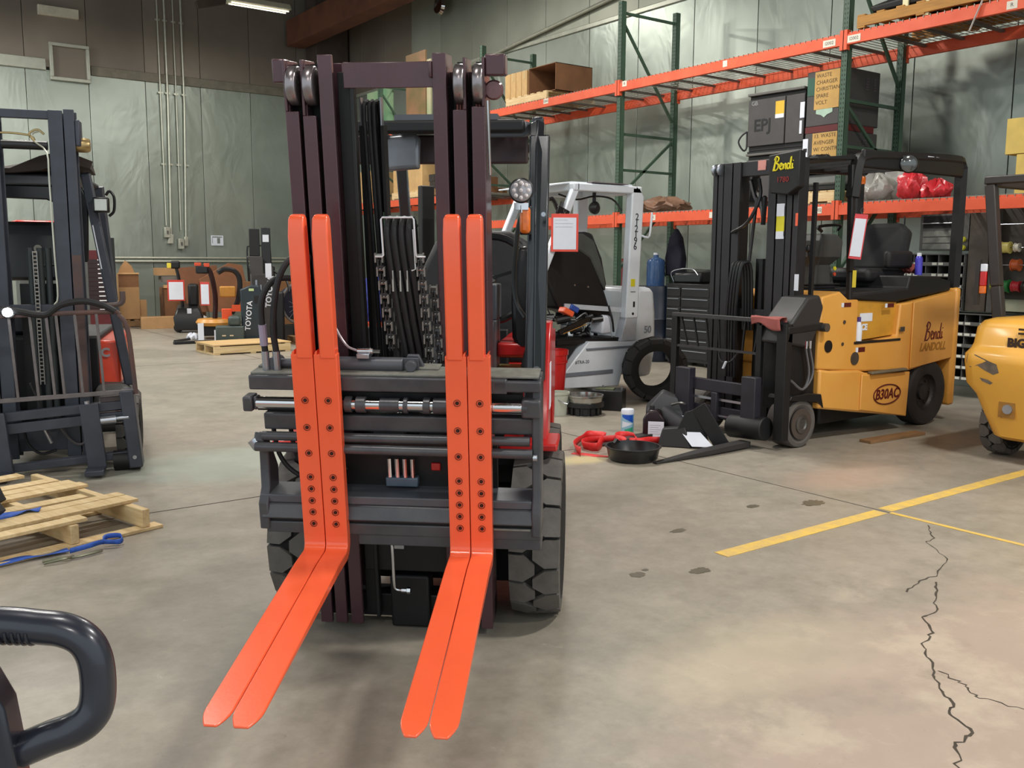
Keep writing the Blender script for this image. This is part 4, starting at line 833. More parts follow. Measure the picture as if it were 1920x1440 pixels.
# red drawer cabinet at the left
t = thing('drawer_cabinet', 'tall dark red tool cabinet with white edged drawers behind the left truck', 'cabinet', (4.28, 20.3, 0), -10); MB().bx(-.5, .3, -.25, .25, 0, 1.6).build('cabinet_body', mat('wine_red', (86, 20, 24), .4), t, bevel=.01); MB().bx(.3, .38, -.25, .25, 0, 1.85).build('side_panel', void, t)
for k in range(12): q = MB().bx(-.45, .28, -.262, -.25, .35 + k * .09, .43 + k * .09).build('drawer', mat('dark_drawer', (40, 22, 26), .4), t); MB().bx(.05, .28, -.275, -.262, .41 + k * .09, .43 + k * .09).build('pull', mat('white_pull', (240, 240, 240), .3), q)
t = thing('tool_chest', 'red tool box on top at the left edge behind the left truck', 'box', (2.75, 16.0, 0)); MB().bx(-.5, .5, -.25, .25, 1.72, 2.02).build('chest_body', red, t, bevel=.03); MB().bx(-.48, .48, -.22, .22, 0, 1.7).build('cabinet_base', mat('cabinet_grey', (90, 92, 90), .5), t, bevel=.01); MB().bx(-.48, .5, -.27, -.25, 1.88, 1.9).build('lid_edge', mat('pink_edge', (220, 120, 120), .4), t)
# black tugger with yellow handle tip
def hangtag(loc, w, h, lab, col=None, rz=0, tilt=0, txt=None):
    t = thing('job_tag', lab, 'tag', loc, rz); t.rotation_euler[1] = radians(tilt)
    MB().bx(-w / 2, w / 2, -.004, .004, -h, 0).build('sleeve', col or mat('red_sleeve', (206, 60, 48), .35, coat=.4), t, bevel=.002)
    MB().bx(-w * .42, w * .42, -.007, -.0045, -h * .94, -h * .1).build('sheet', paper, t)
    MB().tube([(0, 0, 0), (-.012, 0, .03), (0, 0, .05), (.012, 0, .03), (0, 0, 0)], .002, 5, 3).build('loop', steel, t)
    for i in range(3 if txt else 0): MB().bx(-w * .36, w * (.1 if i < 1 else .3), -.0085, -.0072, -h * (.16 + i * .09) - .004, -h * (.16 + i * .09)).build('print_line', mat('faint_print', (178, 182, 196), .6), t)
    return t
t = thing('tow_tractor', 'low black pallet truck with a yellow tipped handle in front of the cartons', 'pallet truck', (5.64, 18.7, 0), -18)
MB().loft([[(-.25, -.28, .05), (.25, -.28, .05), (.25, .3, .05), (-.25, .3, .05)], [(-.28, -.3, .3), (.28, -.3, .3), (.28, .3, .3), (-.28, .3, .3)], [(-.2, -.2, .48), (.2, -.2, .48), (.2, .3, .55), (-.2, .3, .55)]]).build('body', black, t, bevel=.03)
MB().bx(.0, .2, .05, .3, .5, .95).build('battery_cover', void, t, bevel=.05)
MB().tube([(-.1, 0, .45), (-.12, -.05, .7), (-.15, -.1, 1.05), (-.2, -.1, 1.3)], .03, 8, 4).build('tiller', black, t); MB().bx(-.3, -.12, -.15, -.05, 1.25, 1.4).build('tiller_head', void, t, bevel=.03); MB().bx(-.36, -.28, -.15, -.06, 1.26, 1.36).build('yellow_tip', mat('tip_yellow', (226, 204, 60), .4), t, bevel=.01)
MB().bx(-.02, .06, -.29, -.26, .38, .48).build('sticker', paper, t); MB().cyl((-.2, -.05, .09), (-.2, .05, .09), .09, 14).build('wheel', blackr, t)
hangtag((5.3, 18.3, 1.04), .31, .4, 'red framed job tag hanging on the black pallet truck handle', rz=-15)
# orange pallet truck pair
t = thing('pallet_truck', 'orange and black powered pallet truck with tall curved arms', 'pallet truck', (5.6, 17.0, 0), -18)
MB().lathe([(.001, .38), (.3, .36), (.34, .3), (.3, .24), (.001, .22)], (0, 0, 0), 'z', 24).build('orange_cover', mat('amber_cover', (206, 144, 60), .4), t)
MB().bx(-.24, .24, -.22, .22, .06, .26).build('base', void, t, bevel=.02); MB().bx(-.3, -.2, -.34, -.3, .0, .3).build('white_reflector', paper, t)
MB().tube([(.0, -.1, .35), (.02, -.1, .8), (-.05, -.12, 1.2), (-.15, -.14, 1.32)], .045, 8, 4).build('tiller', mat('maroon_arm', (44, 18, 18), .4), t)
MB().tube([(.3, .05, .45), (.42, 0, .7), (.46, 0, 1.05), (.38, 0, 1.22), (.2, -.02, 1.26), (.08, -.05, 1.2)], .05, 8, 4).build('arm', black, t)
MB().bx(-.3, -.08, -.2, -.05, 1.18, 1.34).build('tiller_head', black, t, bevel=.03); MB().bx(-.32, -.2, -.2, -.1, 1.32, 1.38).bx(-.16, -.06, -.2, -.1, 1.3, 1.37).parts('red_button', mat('orange_red', (206, 76, 44), .4), t, bevel=.01)
MB().bx(.1, .38, -.05, .1, .75, .95).build('orange_panel', mat('amber_cover', (206, 144, 60), .4), t, bevel=.02); MB().bx(.12, .3, -.18, -.1, .2, .55).build('orange_bracket', orange, t, bevel=.01); MB().bx(.3, .45, -.25, -.15, .5, .62).build('orange_tab', orange, t)
hangtag((5.34, 16.7, 1.04), .16, .42, 'narrow red framed tag on the orange pallet truck', rz=-30)
t = thing('walkie_truck', 'small black walkie truck with a tall wire backrest at the back wall', 'pallet truck', (7.6, 19.9, 0), -18)
MB().bx(-.3, .3, -.2, .2, .0, .9).build('body', void, t, bevel=.03); MB().bx(-.2, .25, -.22, -.2, 1.12, 1.24).build('yellow_plate', mat('tip_yellow', (226, 204, 60), .4), t); MB().bx(-.25, .3, -.2, .1, .9, 1.28).build('cover', black, t, bevel=.03)
MB().tube([(-.25, 0, .9), (-.27, 0, 1.6), (-.2, 0, 1.72), (.15, 0, 1.72), (.22, 0, 1.6), (.24, 0, .9)], .018, 6, 2).build('back_hoop', black, t); MB().cyl((-.08, 0, 1.2), (-.08, 0, 1.7), .01, 6).cyl((.08, 0, 1.2), (.08, 0, 1.7), .01, 6).parts('upright', black, t)
t = thing('pallet_truck', 'grey green low pallet truck body beside the first dark stacker', 'pallet truck', (5.25, 15.12, 0), -20)
MB().bx(-.25, .2, -.15, .15, .0, .36).build('body', mat('slate_green', (62, 74, 72), .5), t, bevel=.02); MB().bx(-.05, .15, -.12, .12, .36, .52).build('cover', mat('slate_green', (62, 74, 72), .5), t, bevel=.04); MB().bx(-.27, -.25, -.13, -.1, 0, .3).build('edge_strip', paper, t); MB().bx(-.15, -.09, -.156, -.15, .2, .22).bx(-.03, .03, -.156, -.15, .2, .22).parts('chrome_clip', chrome, t)
MB().cyl((-.2, -.1, .06), (-.2, .1, .06), .06, 12).build('wheel', blackr, t)
def stacker(loc, rz, lab, tall):
    t = thing('stacker', lab, 'stacker', loc, rz)
    bt = mat('dark_teal', (34, 46, 54), .4)
    if tall:
        MB().bx(-.19, .19, -.12, .12, 0, 1.2).build('mast_housing', mat('stacker_grey', (66, 62, 60), .5), t, bevel=.02)
        MB().prism([(-.24, 1.5), (.0, 1.5), (.19, 1.3), (.19, 1.0), (-.16, .9), (-.19, 1.4)], 'y', -.12, .12).build('shoulder', mat('stacker_grey', (66, 62, 60), .5), t, bevel=.01)
        MB().bx(-.19, -.02, -.1, .05, 1.5, 1.96).build('mast_left', void, t, bevel=.01); MB().bx(.01, .16, -.12, .1, 1.2, 1.98).build('mast_right', black, t, bevel=.01)
        MB().bx(.03, .13, -.126, -.12, 1.74, 1.86).bx(.06, .16, -.13, -.122, 1.14, 1.38).parts('label_plate', paper, t); MB().bx(-.11, -.08, -.13, -.12, .96, 1.1).bx(-.03, -.01, -.13, -.12, .86, 1.02).parts('clip', zinc, t)
        MB().bx(.19, .36, -.1, .2, .0, .9).build('drive_unit', void, t, bevel=.04)
        MB().tube([(.2, 0, 1.25), (.4, -.05, 1.1), (.45, -.1, .9)], .02, 6, 3).build('handle', black, t)
        text('TOYOTA', t, paper, (.12, -.1225, .9), (90, -84, 0), .13, name='maker_lettering', bold=.004)
    else:
        MB().prism([(-.2, 0), (.14, 0), (.14, .9), (.08, 1.02), (-.05, 1.02), (-.22, .95)], 'y', -.12, .12).build('cowl', bt, t, bevel=.02); MB().bx(-.08, .0, -.13, -.12, .93, .97).build('green_sticker', mat('pale_green', (190, 214, 150), .5), t)
        MB().bx(.0, .12, -.125, -.12, .72, .85).build('recess', void, t); MB().tube([(.06, -.13, .68), (.08, -.15, .6), (.1, -.13, .5)], .007, 6, 3).build('pull', chrome, t); MB().bx(-.1, .1, .12, .2, 0, .6).build('drive_unit', void, t, bevel=.02)
        text('TOYOTA', t, paper, (-.09, -.1225, .52), (90, -84, 0), .12, name='maker_lettering', bold=.002)
    return t
stacker((5.92, 15.45, 0), -20, 'tall dark grey stacker truck with white vertical lettering and a black mast', True)
stacker((5.64, 15.1, 0), -20, 'dark teal stacker cowl with white vertical lettering in front of the tall one', False)
# plywood topped pallet
t = pallet('plywood_pallet', (5.35, 14.72, 0), 2, 'pallet with a plywood top in front of the dark stackers', 1.25, .8, nb=2); MB().bx(-.63, .63, -.41, .41, .141, .155).build('plywood_sheet', mat('plywood', (206, 172, 120), .7, 0, .1, 3, stretch=(1, 5, 1)), t)
t.location = (5.2, 14.45, 0)
pallet('wooden_pallet', (6.9, 14.9, 0), 0, 'weathered pallet right of the plywood one, behind the orange fork', 1.2, .9, m=wood2)
crumple('white_rag', (5.15, 16.9, 0), (.2, .12, .09), paper, 'white rag on the floor left of the plywood topped pallet', 'rag', 6)
o = MB().bar((4.75, 16.6, .02), (5.1, 16.9, .02), .05, .03).build('hand_tool', black); tag(o, 'black hand tool lying beside the white rag', 'tool')
o = MB().bx(4.6, 5.3, 16.1, 16.2, 0, .05).build('dark_bar', void, bevel=.01); tag(o, 'flat dark bar behind the plywood topped pallet', 'bar')
mb = MB(); mb.tube([(6.0, 15.2, .5), (6.0, 15.2, .9)], .01, 6, 1)
mb.tube([(6.62 + .33 * cos(a * pi / 6), 15.5, .68 + .36 * sin(a * pi / 6)) for a in range(12)], .022, 8, 2, closed=True)
wr_ = MB()
for q in range(4): wr_.bar((6.42, 15.5, .42 + .1 * q), (6.8, 15.5, .92 - .14 * q), .006, .006)
t = thing('cable_reel', 'dark cable reel with a grey rim behind the orange forks at the left', 'reel', (0, 0, 0)); mb.build('rim', mat('reel_grey', (108, 102, 100), .5), t); wr_.build('wire_spokes', zinc, t, kind='stuff'); MB().cyl((6.62, 15.5, .68), (6.62, 15.8, .68), .3, 20).build('drum', mat('navy_cloth', (26, 26, 42), .9), t); MB().bx(6.45, 6.95, 15.4, 15.8, 0, .3).build('stand', void, t, bevel=.01)
# ================================================ LEFT FORKLIFT
lt = thing('forklift', 'dark grey forklift at the left edge with a barred load backrest', 'forklift', (1.21, 6.855, 0), -18)
lg = mat('blue_grey_paint', (62, 66, 76), .45, .1, .2, 6); lr = mat('rust_worn_paint', (104, 74, 66), .6, .1, .25, 4, c2=(72, 64, 66)); lw = mat('worn_bar_steel', (112, 106, 106), .5, .3, .25, 9)
TL = frame((-.11, 0, .1), rolly=-4.5)
for a, b_, z0, z1 in ((-.5, .5, .3, .36), (-.5, .5, .215, .285), (-.5, .5, -.05, .0)): MB(TL).bx(a, b_, .02, .09, z0, z1).build('carriage_bar', lg, lt, bevel=.004)
for a in (-.35, .23):
    MB(TL).bx(a, a + .12, -.045, 0, -.09, .37 + .0).build('fork', lg, lt, bevel=.005); MB().bx(a - .11, a + .01, -.2, -.045, .02, .055).build('fork_blade', lg, lt, bevel=.004); MB(TL).cyl((a + .05, -.02, .37), (a + .05, -.02, .39), .018, 10).build('fork_pin', zinc, lt)
MB(TL).bx(.49, .58, -.02, .14, -.12, .43).build('side_plate', lg, lt, bevel=.01); MB(TL).bx(-.62, -.53, -.02, .14, -.12, .43).build('side_plate', lg, lt, bevel=.01)
MB(TL).cyl((.35, -.01, .24), (.45, -.01, .24), .03, 14).cyl((.45, -.01, .245), (.53, -.01, .245), .014, 12).parts('rod', zinc, lt)
MB(TL).cyl((.39, .06, -.06), (.56, .06, -.07), .07, 16).build('side_cylinder', void, lt); MB(TL).cyl((.535, -.03, -.04), (.535, -.02, -.04), .014, 10).build('bolt', zinc, lt)
MB(TL).bx(.36, .5, .02, .06, .36, .4).build('bracket', mat('brown_bracket', (66, 58, 58), .6), lt, bevel=.004)
TG = frame((-.11, 0, .1), rolly=-2.5)
MB(TG).tube([(-.6, .01, .42), (-.6, .01, .95), (-.56, .01, 1.0), (-.5, .01, 1.005), (.42, .01, 1.0), (.52, .01, .97), (.565, .01, .88), (.575, .01, .7), (.58, .01, .42)], .016, 8, 3).build('backrest_hoop', lr, lt)
MB(TG).bx(-.6, .58, 0, .02, .425, .455).build('backrest_rail', lw, lt, bevel=.003)
for xx in (-.4, -.28, -.165, -.04, .06, .12, .235, .37): MB(TG).bx(xx, xx + .018, .0, .012, .45, 1.0).build('backrest_bar', lw, lt, bevel=.002)
MB(TG).tube([(-.45, -.0, 1.02), (-.3, -.02, 1.06), (-.12, -.02, 1.04), (.06, 0, 1.0), (.16, 0, 1.06), (.3, 0, 1.08), (.42, 0, 1.05), (.5, .0, 1.0)], .022, 8, 4).build('hose', blackr, lt)
MB(TG).tube([(.4, .1, 1.04), (.5, .1, 1.04), (.545, .1, 1.06), (.55, .1, 1.13)], .018, 8, 3).build('hook', mat('hook_brown', (90, 74, 70), .5), lt)
fl_ = MB().cyl((-.305, -.06, 1.125), (-.305, -.02, 1.125), .03, 16).build('lit_lamp', mat('lit_lamp_glass', (255, 255, 255), .2, emit=(240, 250, 255, 12)), lt)
MB().cyl((-.305, -.02, 1.125), (-.305, .02, 1.125), .04, 16).build('lamp_shell', black, fl_)
# mast
for a, b_, top, m_ in ((-.035, .055, 2.475, lg), (.062, .128, 2.485, lg), (-.43, -.345, 2.475, lg), (-.51, -.445, 2.485, lg)):
    MB().bx(a, b_, .24, .26, .08, top).bx(a + .02, a + .035, .26, .38, .08, top).bx(a, b_, .38, .4, .08, top).build('mast_rail', m_, lt, bevel=.003)
MB().bx(.066, .124, .236, .24, .5, 1.5).build('rust_patch', lr, lt)
MB().bx(-.43, .05, .25, .29, 2.415, 2.472).bx(-.43, .05, .25, .29, 1.1, 1.16).bx(-.43, .05, .3, .36, .12, .3).parts('mast_crossbar', lg, lt, bevel=.004)
MB().bx(.128, .165, .24, .34, 2.24, 2.42).build('mast_lug', lg, lt, bevel=.012)
MB().cyl((-.33, .27, 2.24), (-.05, .27, 2.24), .03, 16).build('cross_tube', black, lt); MB().lathe([(.001, 0), (.045, 0), (.05, .02), (.05, .07), (.04, .09), (.001, .09)], (.125, .3, 2.255), 'x', 20).build('brass_strobe', mat('brass', (176, 152, 104), .35, .7), lt)
MB().tube([(-.36, .22, 2.27), (-.33, .22, 2.31), (-.15, .22, 2.3), (-.12, .22, 2.26), (-.15, .22, 2.31), (-.1, .22, 2.34), (-.06, .22, 2.31)], .007, 6, 3).build('brass_pipe', mat('brass', (176, 152, 104)), lt)
MB().tube([(-.08, .22, 2.33), (-.13, .22, 2.31), (-.12, .22, 2.26), (-.05, .22, 2.19), (-.045, .22, 2.0), (-.04, .22, 1.5), (-.035, .22, 1.22), (-.06, .22, 1.16)], .006, 6, 3).build('bright_pipe', conduit_m, lt)
for k, xx in enumerate((-.2, -.14, -.09)): MB().cyl((xx, .28, .3), (xx, .28, 1.55), .022, 12).build('lift_hose', mat('dull_green_black', (40, 46, 46), .5), lt)
n = 0
for k in range(34): o = bpy.data.objects.new('chain_link', chain.me); COL.objects.link(o); o.parent = lt; o.location = (-.165, .235, .62 + k * .027)
MB().bx(-.3, .0, .4, .42, .3, 1.3).build('mast_shield', void, lt)
for pts in ([(-.3, .2, .35), (-.28, .2, .2), (-.2, .2, .12), (-.1, .2, .14)], [(-.1, .2, .36), (.0, .2, .2), (.08, .2, .18), (.13, .2, .3)], [(-.24, .2, .62), (-.2, .2, .5), (-.18, .2, .42)]): MB().tube(pts, .01, 6, 4).build('hydraulic_hose', lw if pts[0][0] == -.1 else blackr, lt)
MB().cyl((-.16, .15, .3), (-.12, .15, .2), .014, 10).build('hose_fitting', zinc, lt)
# guard, lamp, body
MB().bx(-.6, .02, .66, .72, 2.0, 2.075).build('guard_front_beam', mat('guard_grey', (70, 72, 76), .4), lt, bevel=.012)
MB().prism([(-.6, 2.0), (.1, 2.0), (.14, 1.9), (.12, 1.45), (.02, 1.45), (.02, 1.75), (-.04, 1.86), (-.14, 1.9), (-.6, 1.91)], 'y', .68, .72).build('guard_corner_plate', black, lt, bevel=.01)
MB().bar((.13, .7, 2.1), (.36, .7, .52), .07, .06).build('guard_leg', lg, lt, bevel=.012); MB().bar((.165, .655, 1.72), (.21, .655, 1.4), .008, .004).build('leg_highlight_strip', paper, lt)
MB().bx(-.6, .1, .7, 1.9, 2.06, 2.1).build('guard_roof', void, lt, bevel=.02); MB().bar((.1, 1.9, 2.08), (.15, 2.1, 1.1), .06, .06).build('guard_leg', lg, lt)
MB().loft([[(-.6, .6, 2.08), (-.6, .95, 2.08), (-.6, .95, 2.12), (-.6, .6, 2.1)], [(-.35, .6, 2.08), (-.35, .95, 2.08), (-.35, .95, 2.17), (-.35, .6, 2.11)], [(-.15, .58, 2.1), (-.15, .95, 2.1), (-.15, .95, 2.2), (-.15, .58, 2.2)], [(.02, .55, 2.16), (.02, .95, 2.1), (.02, .95, 2.26), (.02, .55, 2.24)], [(.18, .55, 2.12), (.18, .9, 2.1), (.16, .9, 2.18), (.2, .55, 2.17)]]).build('torn_tarp', mat('brown_tarp', (58, 48, 42), .8), lt)
hl = MB().bx(-.055, .055, -.03, .05, -.055, .055).build('headlight', black, lt, bevel=.01); hl.location = (.235, .6, 1.865)
MB().bx(-.042, .042, -.036, -.03, -.042, .042).build('lens', mat('clear_lens', (196, 198, 190), .12, .3), hl, bevel=.006); MB().tube([(.05, 0, -.08), (.085, 0, -.04), (.09, 0, .06), (.06, 0, .1), (.035, 0, .07)], .011, 6, 4).build('lamp_handle', black, hl)
MB().bx(.14, .3, .72, 1.8, .3, .86).build('side_panel', mat('body_orange', (228, 74, 46), .35, coat=.3), lt, bevel=.02); text('C', lt, mat('letter_grey', (150, 152, 156), .4), (.2, .7, .77), (90, 0, 0), .09, name='side_letter', bold=.004)
MB().bx(-.55, .16, .72, 2.0, .25, .9).build('chassis', void, lt, bevel=.02)
MB().loft([[(.12, .45, .2), (.42, .45, .2), (.42, 1.0, .2), (.12, 1.0, .2)], [(.12, .45, .42), (.42, .45, .42), (.42, 1.0, .42), (.12, 1.0, .42)], [(.14, .55, .55), (.34, .55, .54), (.34, .95, .54), (.14, .95, .55)]]).build('fender', mat('fender_grey', (84, 84, 82), .6), lt, bevel=.04)
for xx in (.36, -.6): tyre(lt, (xx, .5, .24), .24, .16, lugs=14)
for xx in (.2, -.5): tyre(lt, (xx, 1.75, .2), .2, .14, lugs=14)
MB().loft([[(a, yy, z), (b_, yy, z), (b_, yy + .12, z), (a, yy + .12, z)] for z, a, b_, yy in ((1.3, -.55, -.08, 1.25), (1.45, -.6, .0, 1.25), (1.68, -.6, .02, 1.3), (1.76, -.58, -.1, 1.32))]).build('seat_back', black, lt, bevel=.03); MB().bx(-.5, 0, .9, 1.4, .9, 1.1).build('seat', black, lt, bevel=.03)
MB().lathe([(.001, 0), (.03, 0), (.03, .004)], (-.3, 1.23, 1.55), 'y', 16).build('seat_disc', mat('pale_disc', (140, 138, 126), .5), lt)
MB().tube([(-.15 + .13 * cos(i * pi / 6), .8 + .04 * sin(i * pi / 6), 1.34 + .09 * sin(i * pi / 6)) for i in range(12)], .012, 6, 2, closed=True).build('steering_wheel', black, lt); MB().bx(-.3, .05, .7, .9, .9, 1.28).build('dashboard', greyp, lt, bevel=.03)
MB().bx(-.25, -.1, .42, .6, .5, .8).build('orange_cover', mat('body_orange', (228, 74, 46)), lt, bevel=.02)
# ================================================ WHITE FORKLIFT
wt = thing('forklift', 'white forklift with its hood open and a number down the rear post', 'forklift', (5.0, 7.8, 0), -90)
wp = white_p
MB().prism([(.5, .19), (1.72, .14), (1.79, .39), (1.98, .53), (1.98, .61), (1.29, .64), (1.12, .48), (.98, .34), (.5, .33)], 'x', .36, .5).build('side_sill', wp, wt, bevel=.01)
MB().bx(.495, .515, .7, 1.62, .29, .33).bx(.495, .52, 1.25, 1.93, .55, .57).parts('sill_ridge', mat('painted_shadow_grey', (120, 126, 136), .5), wt, bevel=.005)  # ridges coloured grey for shadow on the white sill
MB().prism([(.4, .34), (.98, .34), (1.25, .64), (1.25, .68), (.4, .68)], 'x', .2, .42).build('step_well', void, wt, bevel=.01)
MB().prism([(.9, .62), (1.8, .62), (1.8, .66), (.9, .66)], 'x', .1, .45).build('bay_floor', void, wt)
MB().bx(-.5, .36, .4, 2.1, .3, .6).build('chassis', void, wt, bevel=.02)
text('#TRA-20', wt, mat('ink_dark', (70, 72, 80), .6), (.5015, 1.2, .43), (90, 0, 90), .05, name='small_print')
# rear counterweight
MB().loft([[(-.46, a, z), (.42, a, z), (.42, b_, z), (-.46, b_, z)] for z, a, b_ in ((.2, 2.06, 2.28), (.5, 2.04, 2.34), (.9, 2.03, 2.33), (1.12, 2.03, 2.3), (1.19, 2.05, 2.24))]).build('counterweight', wp, wt, bevel=.05)
text('50', wt, mat('ghost_grey', (150, 158, 168), .5), (.425, 2.2, .72), (90, 0, 90), .11, name='size_number', bold=.003)
# posts and guard
MB().prism([(1.8, .86), (1.98, .86), (2.0, 1.5), (2.03, 2.15), (1.97, 2.24), (1.86, 2.24), (1.83, 1.5)], 'x', .4, .5).build('rear_post', wp, wt, bevel=.015)
MB().prism([(1.74, .62), (1.96, .62), (1.98, .88), (1.82, .88)], 'x', .38, .49).build('post_foot', mat('shaded_white', (188, 194, 202), .4), wt, bevel=.008)  # darker copy of the white paint, shade put into its colour
for i, ch in enumerate('212196'): text(ch, wt, mat('ink_dark', (40, 42, 48), .6), (.502, 1.93 - i * .004, 1.93 - i * .062), (90, 0, 90), .1, name='post_number', bold=.001)
MB().bx(.5, .503, 1.86, 1.92, 1.2, 1.28).build('yellow_label', mat('label_yellow', (216, 206, 40), .5), wt); MB().bx(.5, .503, 1.86, 1.93, 1.14, 1.147).bx(.5, .503, 1.9, 1.925, .98, 1.04).parts('post_mark', void, wt)
MB().cyl((.5, 1.9, .91), (.503, 1.9, .91), .015, 12).build('post_hole', void, wt)
MB().tube([(.5, 2.0, 1.74), (.56, 2.04, 1.72), (.58, 2.05, 1.78), (.58, 2.07, 1.98)], .012, 6, 2).build('grab_rail', wp, wt)
MB().bar((.45, .52, .98), (.45, 1.12, 2.22), .07, .08).bar((-.45, .52, .98), (-.45, 1.12, 2.22), .07, .08).parts('front_post', wp, wt, bevel=.012)
MB().prism([(1.82, .6), (1.98, .6), (2.03, 2.2), (1.88, 2.24)], 'x', -.5, -.4).build('rear_post', wp, wt, bevel=.015)
MB().bx(.38, .5, 1.1, 1.95, 2.17, 2.25).bx(-.5, -.38, 1.1, 1.95, 2.17, 2.25).bx(-.5, .5, 1.06, 1.14, 2.17, 2.25).bx(-.5, .5, 1.9, 2.0, 2.17, 2.25).parts('guard_rail', wp, wt, bevel=.015)
MB().loft([[(-.42, .78, 2.2), (.42, .78, 2.2), (.42, .78, 2.215), (-.42, .78, 2.215)], [(-.42, 1.1, 2.25), (.42, 1.1, 2.25), (.42, 1.1, 2.265), (-.42, 1.1, 2.265)], [(-.4, 1.95, 2.26), (.4, 1.95, 2.26), (.4, 1.95, 2.275), (-.4, 1.95, 2.275)]]).build('guard_roof', wp, wt, bevel=.004)
MB().bx(.3, .5, 1.3, 1.8, 2.26, 2.268).build('roof_patch', mat('mauve_grey', (128, 116, 122), .6), wt)
MB().bar((.49, .85, 1.98), (.49, 1.0, 1.92), .02, .09).build('post_clamp', black, wt, bevel=.01); MB().tube([(.45, .65, 2.0), (.47, .8, 2.08), (.46, .9, 1.96), (.45, .95, 2.05)], .022, 6, 3).build('lamp_arm', black, wt)
for yy, zz, xx in ((.32, 1.92, .42), (-.05, 1.95, .1)): MB().lathe([(.001, -.02), (.035, -.018), (.05, 0), (.05, .02), (.001, .03)], (xx, yy + .3, zz - .1), 'x', 16).build('side_lamp', black, wt)
MB().lathe([(.001, -.03), (.06, -.02), (.07, .02), (.03, .06), (.001, .06)], (.3, 1.5, 2.02), 'x', 16).bx(.28, .32, 1.49, 1.51, 2.05, 2.18).parts('cab_fan', black, wt, bevel=.004)
MB().tube([(.2, 1.1, 2.15), (.25, 1.3, 2.1), (.3, 1.5, 2.14), (.3, 1.75, 2.12), (.35, 1.85, 2.0)], .01, 6, 4).build('cable', black, wt)
# open hood, seat
MB().prism([(.74, 1.42), (.82, 1.5), (1.0, 1.62), (1.3, 1.66), (1.42, 1.6), (1.6, 1.2), (1.75, .86), (1.7, .8), (1.4, .92), (1.0, .98), (.9, 1.15)], 'x', -.3, .36).build('open_hood', void, wt, bevel=.03, label='black hood tilted open')
MB().prism([(.98, 1.62), (1.02, 1.7), (1.3, 1.75), (1.45, 1.68), (1.6, 1.35), (1.63, 1.15), (1.55, 1.25), (1.4, 1.5), (1.2, 1.6)], 'x', -.2, .375).build('seat_cushion', mat('seat_olive_grey', (72, 76, 72), .7), wt, bevel=.02)
MB().prism([(1.38, 1.7), (1.46, 1.78), (1.58, 1.76), (1.72, 1.5), (1.8, 1.2), (1.7, 1.15), (1.6, 1.4)], 'x', -.2, .2).build('seat_back', blackr, wt, bevel=.03)
for y_, z_ in ((1.2, 1.22), (1.38, 1.2), (1.3, 1.0)): MB().cyl((.36, y_, z_), (.366, y_, z_), .01, 8).build('hood_stud', zinc, wt)
MB().bar((.38, 1.05, 1.01), (.42, 1.8, .95), .02, .05).bar((.38, 1.62, .9), (.4, 1.7, .66), .008, .008).parts('bay_frame', mat('shaded_white', (188, 194, 202)), wt)  # bay frame in the shaded white, its darkness is in the colour
# engine bay
random.seed(21)
ec = [void, steel, zinc, black, greyp, zinc]
for k in range(80):
    y_, z_, x_ = random.uniform(.62, 1.72), random.uniform(.68, .97), random.uniform(.05, .4); s_ = random.uniform(.02, .06)
    z_ = min(z_, .74 + x_ * -.3 + .25)
    if k % 3 == 0: MB().cyl((x_, y_ - s_, z_), (x_ + s_, y_ + s_, z_ + random.uniform(-.03, .03)), s_ * .7, 10).build('engine_part', ec[k % 6], wt)
    elif k % 3 == 1: MB().bc((x_, y_, z_), (s_ * 1.4, s_ * 1.6, s_), random.uniform(0, 90), random.uniform(-20, 20)).build('engine_part', ec[(k // 3) % 6], wt, bevel=.004)
    else: MB().tube([(x_, y_, z_), (x_ + .04, y_ + random.uniform(-.1, .1), z_ + .06), (x_, y_ + random.uniform(-.18, .18), z_ - .02)], .007, 6, 4).build('engine_hose', ec[(k // 2) % 6], wt)
MB().bc((.4, 1.06, .95), (.1, .14, .06), 0, -25).build('red_battery_cap', orange, wt, bevel=.01); MB().bc((.36, 1.17, .98), (.1, .12, .06), 0, -25).build('blue_battery_cap', mat('cap_blue', (50, 84, 170), .4), wt, bevel=.01)
MB().bar((.42, .95, .74), (.42, 1.35, .87), .03, .05).build('engine_strut', black, wt); MB().bar((.45, .98, .73), (.45, 1.3, .82), .006, .008).build('engine_rod', chrome, wt)
MB().lathe([(.001, -.1), (.08, -.1), (.09, 0), (.08, .1), (.001, .1)], (.2, 1.3, .84), 'y', 16).build('air_filter', mat('filter_grey', (128, 130, 128), .5), wt); MB().loft([[(.2, 1.55, .7), (.4, 1.55, .7), (.4, 1.7, .7), (.2, 1.7, .7)], [(.25, 1.53, .92), (.4, 1.58, .9), (.4, 1.68, .88), (.25, 1.7, .93)]]).build('white_bag', paper, wt, bevel=.02)
MB().tube([(.42, 1.62, 1.0), (.44, 1.66, .85), (.42, 1.7, .72)], .012, 6, 3).build('gas_strut', black, wt)
random.seed(3); mb = MB()
for k in range(40): a = random.uniform(0, 2 * pi); mb.bar((.3, .72, 1.02), (.3 + .06 * cos(a), .72 + random.uniform(-.12, .12), 1.02 + random.uniform(-.1, .1)), .006, .006)
mb.build('red_wiring', mat('wire_red', (120, 34, 36), .5), wt, kind='stuff')
MB().bx(-.3, .3, .0, .45, .3, 1.0).build('front_cowl', mat('cowl_dark', (58, 58, 58), .6), wt, bevel=.03); MB().tube([(.0, .3, 1.1), (.15, .5, 1.35), (.35, .55, 1.45)], .03, 8, 3).build('steering_column', black, wt)
for xx in (-.35, .25): MB().bx(xx, xx + .08, -.25, -.1, .1, 2.2).build('mast_rail', void, wt, bevel=.01)
for xx in (-.42, .42): tyre(wt, (xx, .1, .3), .3, .18, lugs=16)
tyre(wt, (-.4, 1.95, .22), .22, .16, lugs=14)
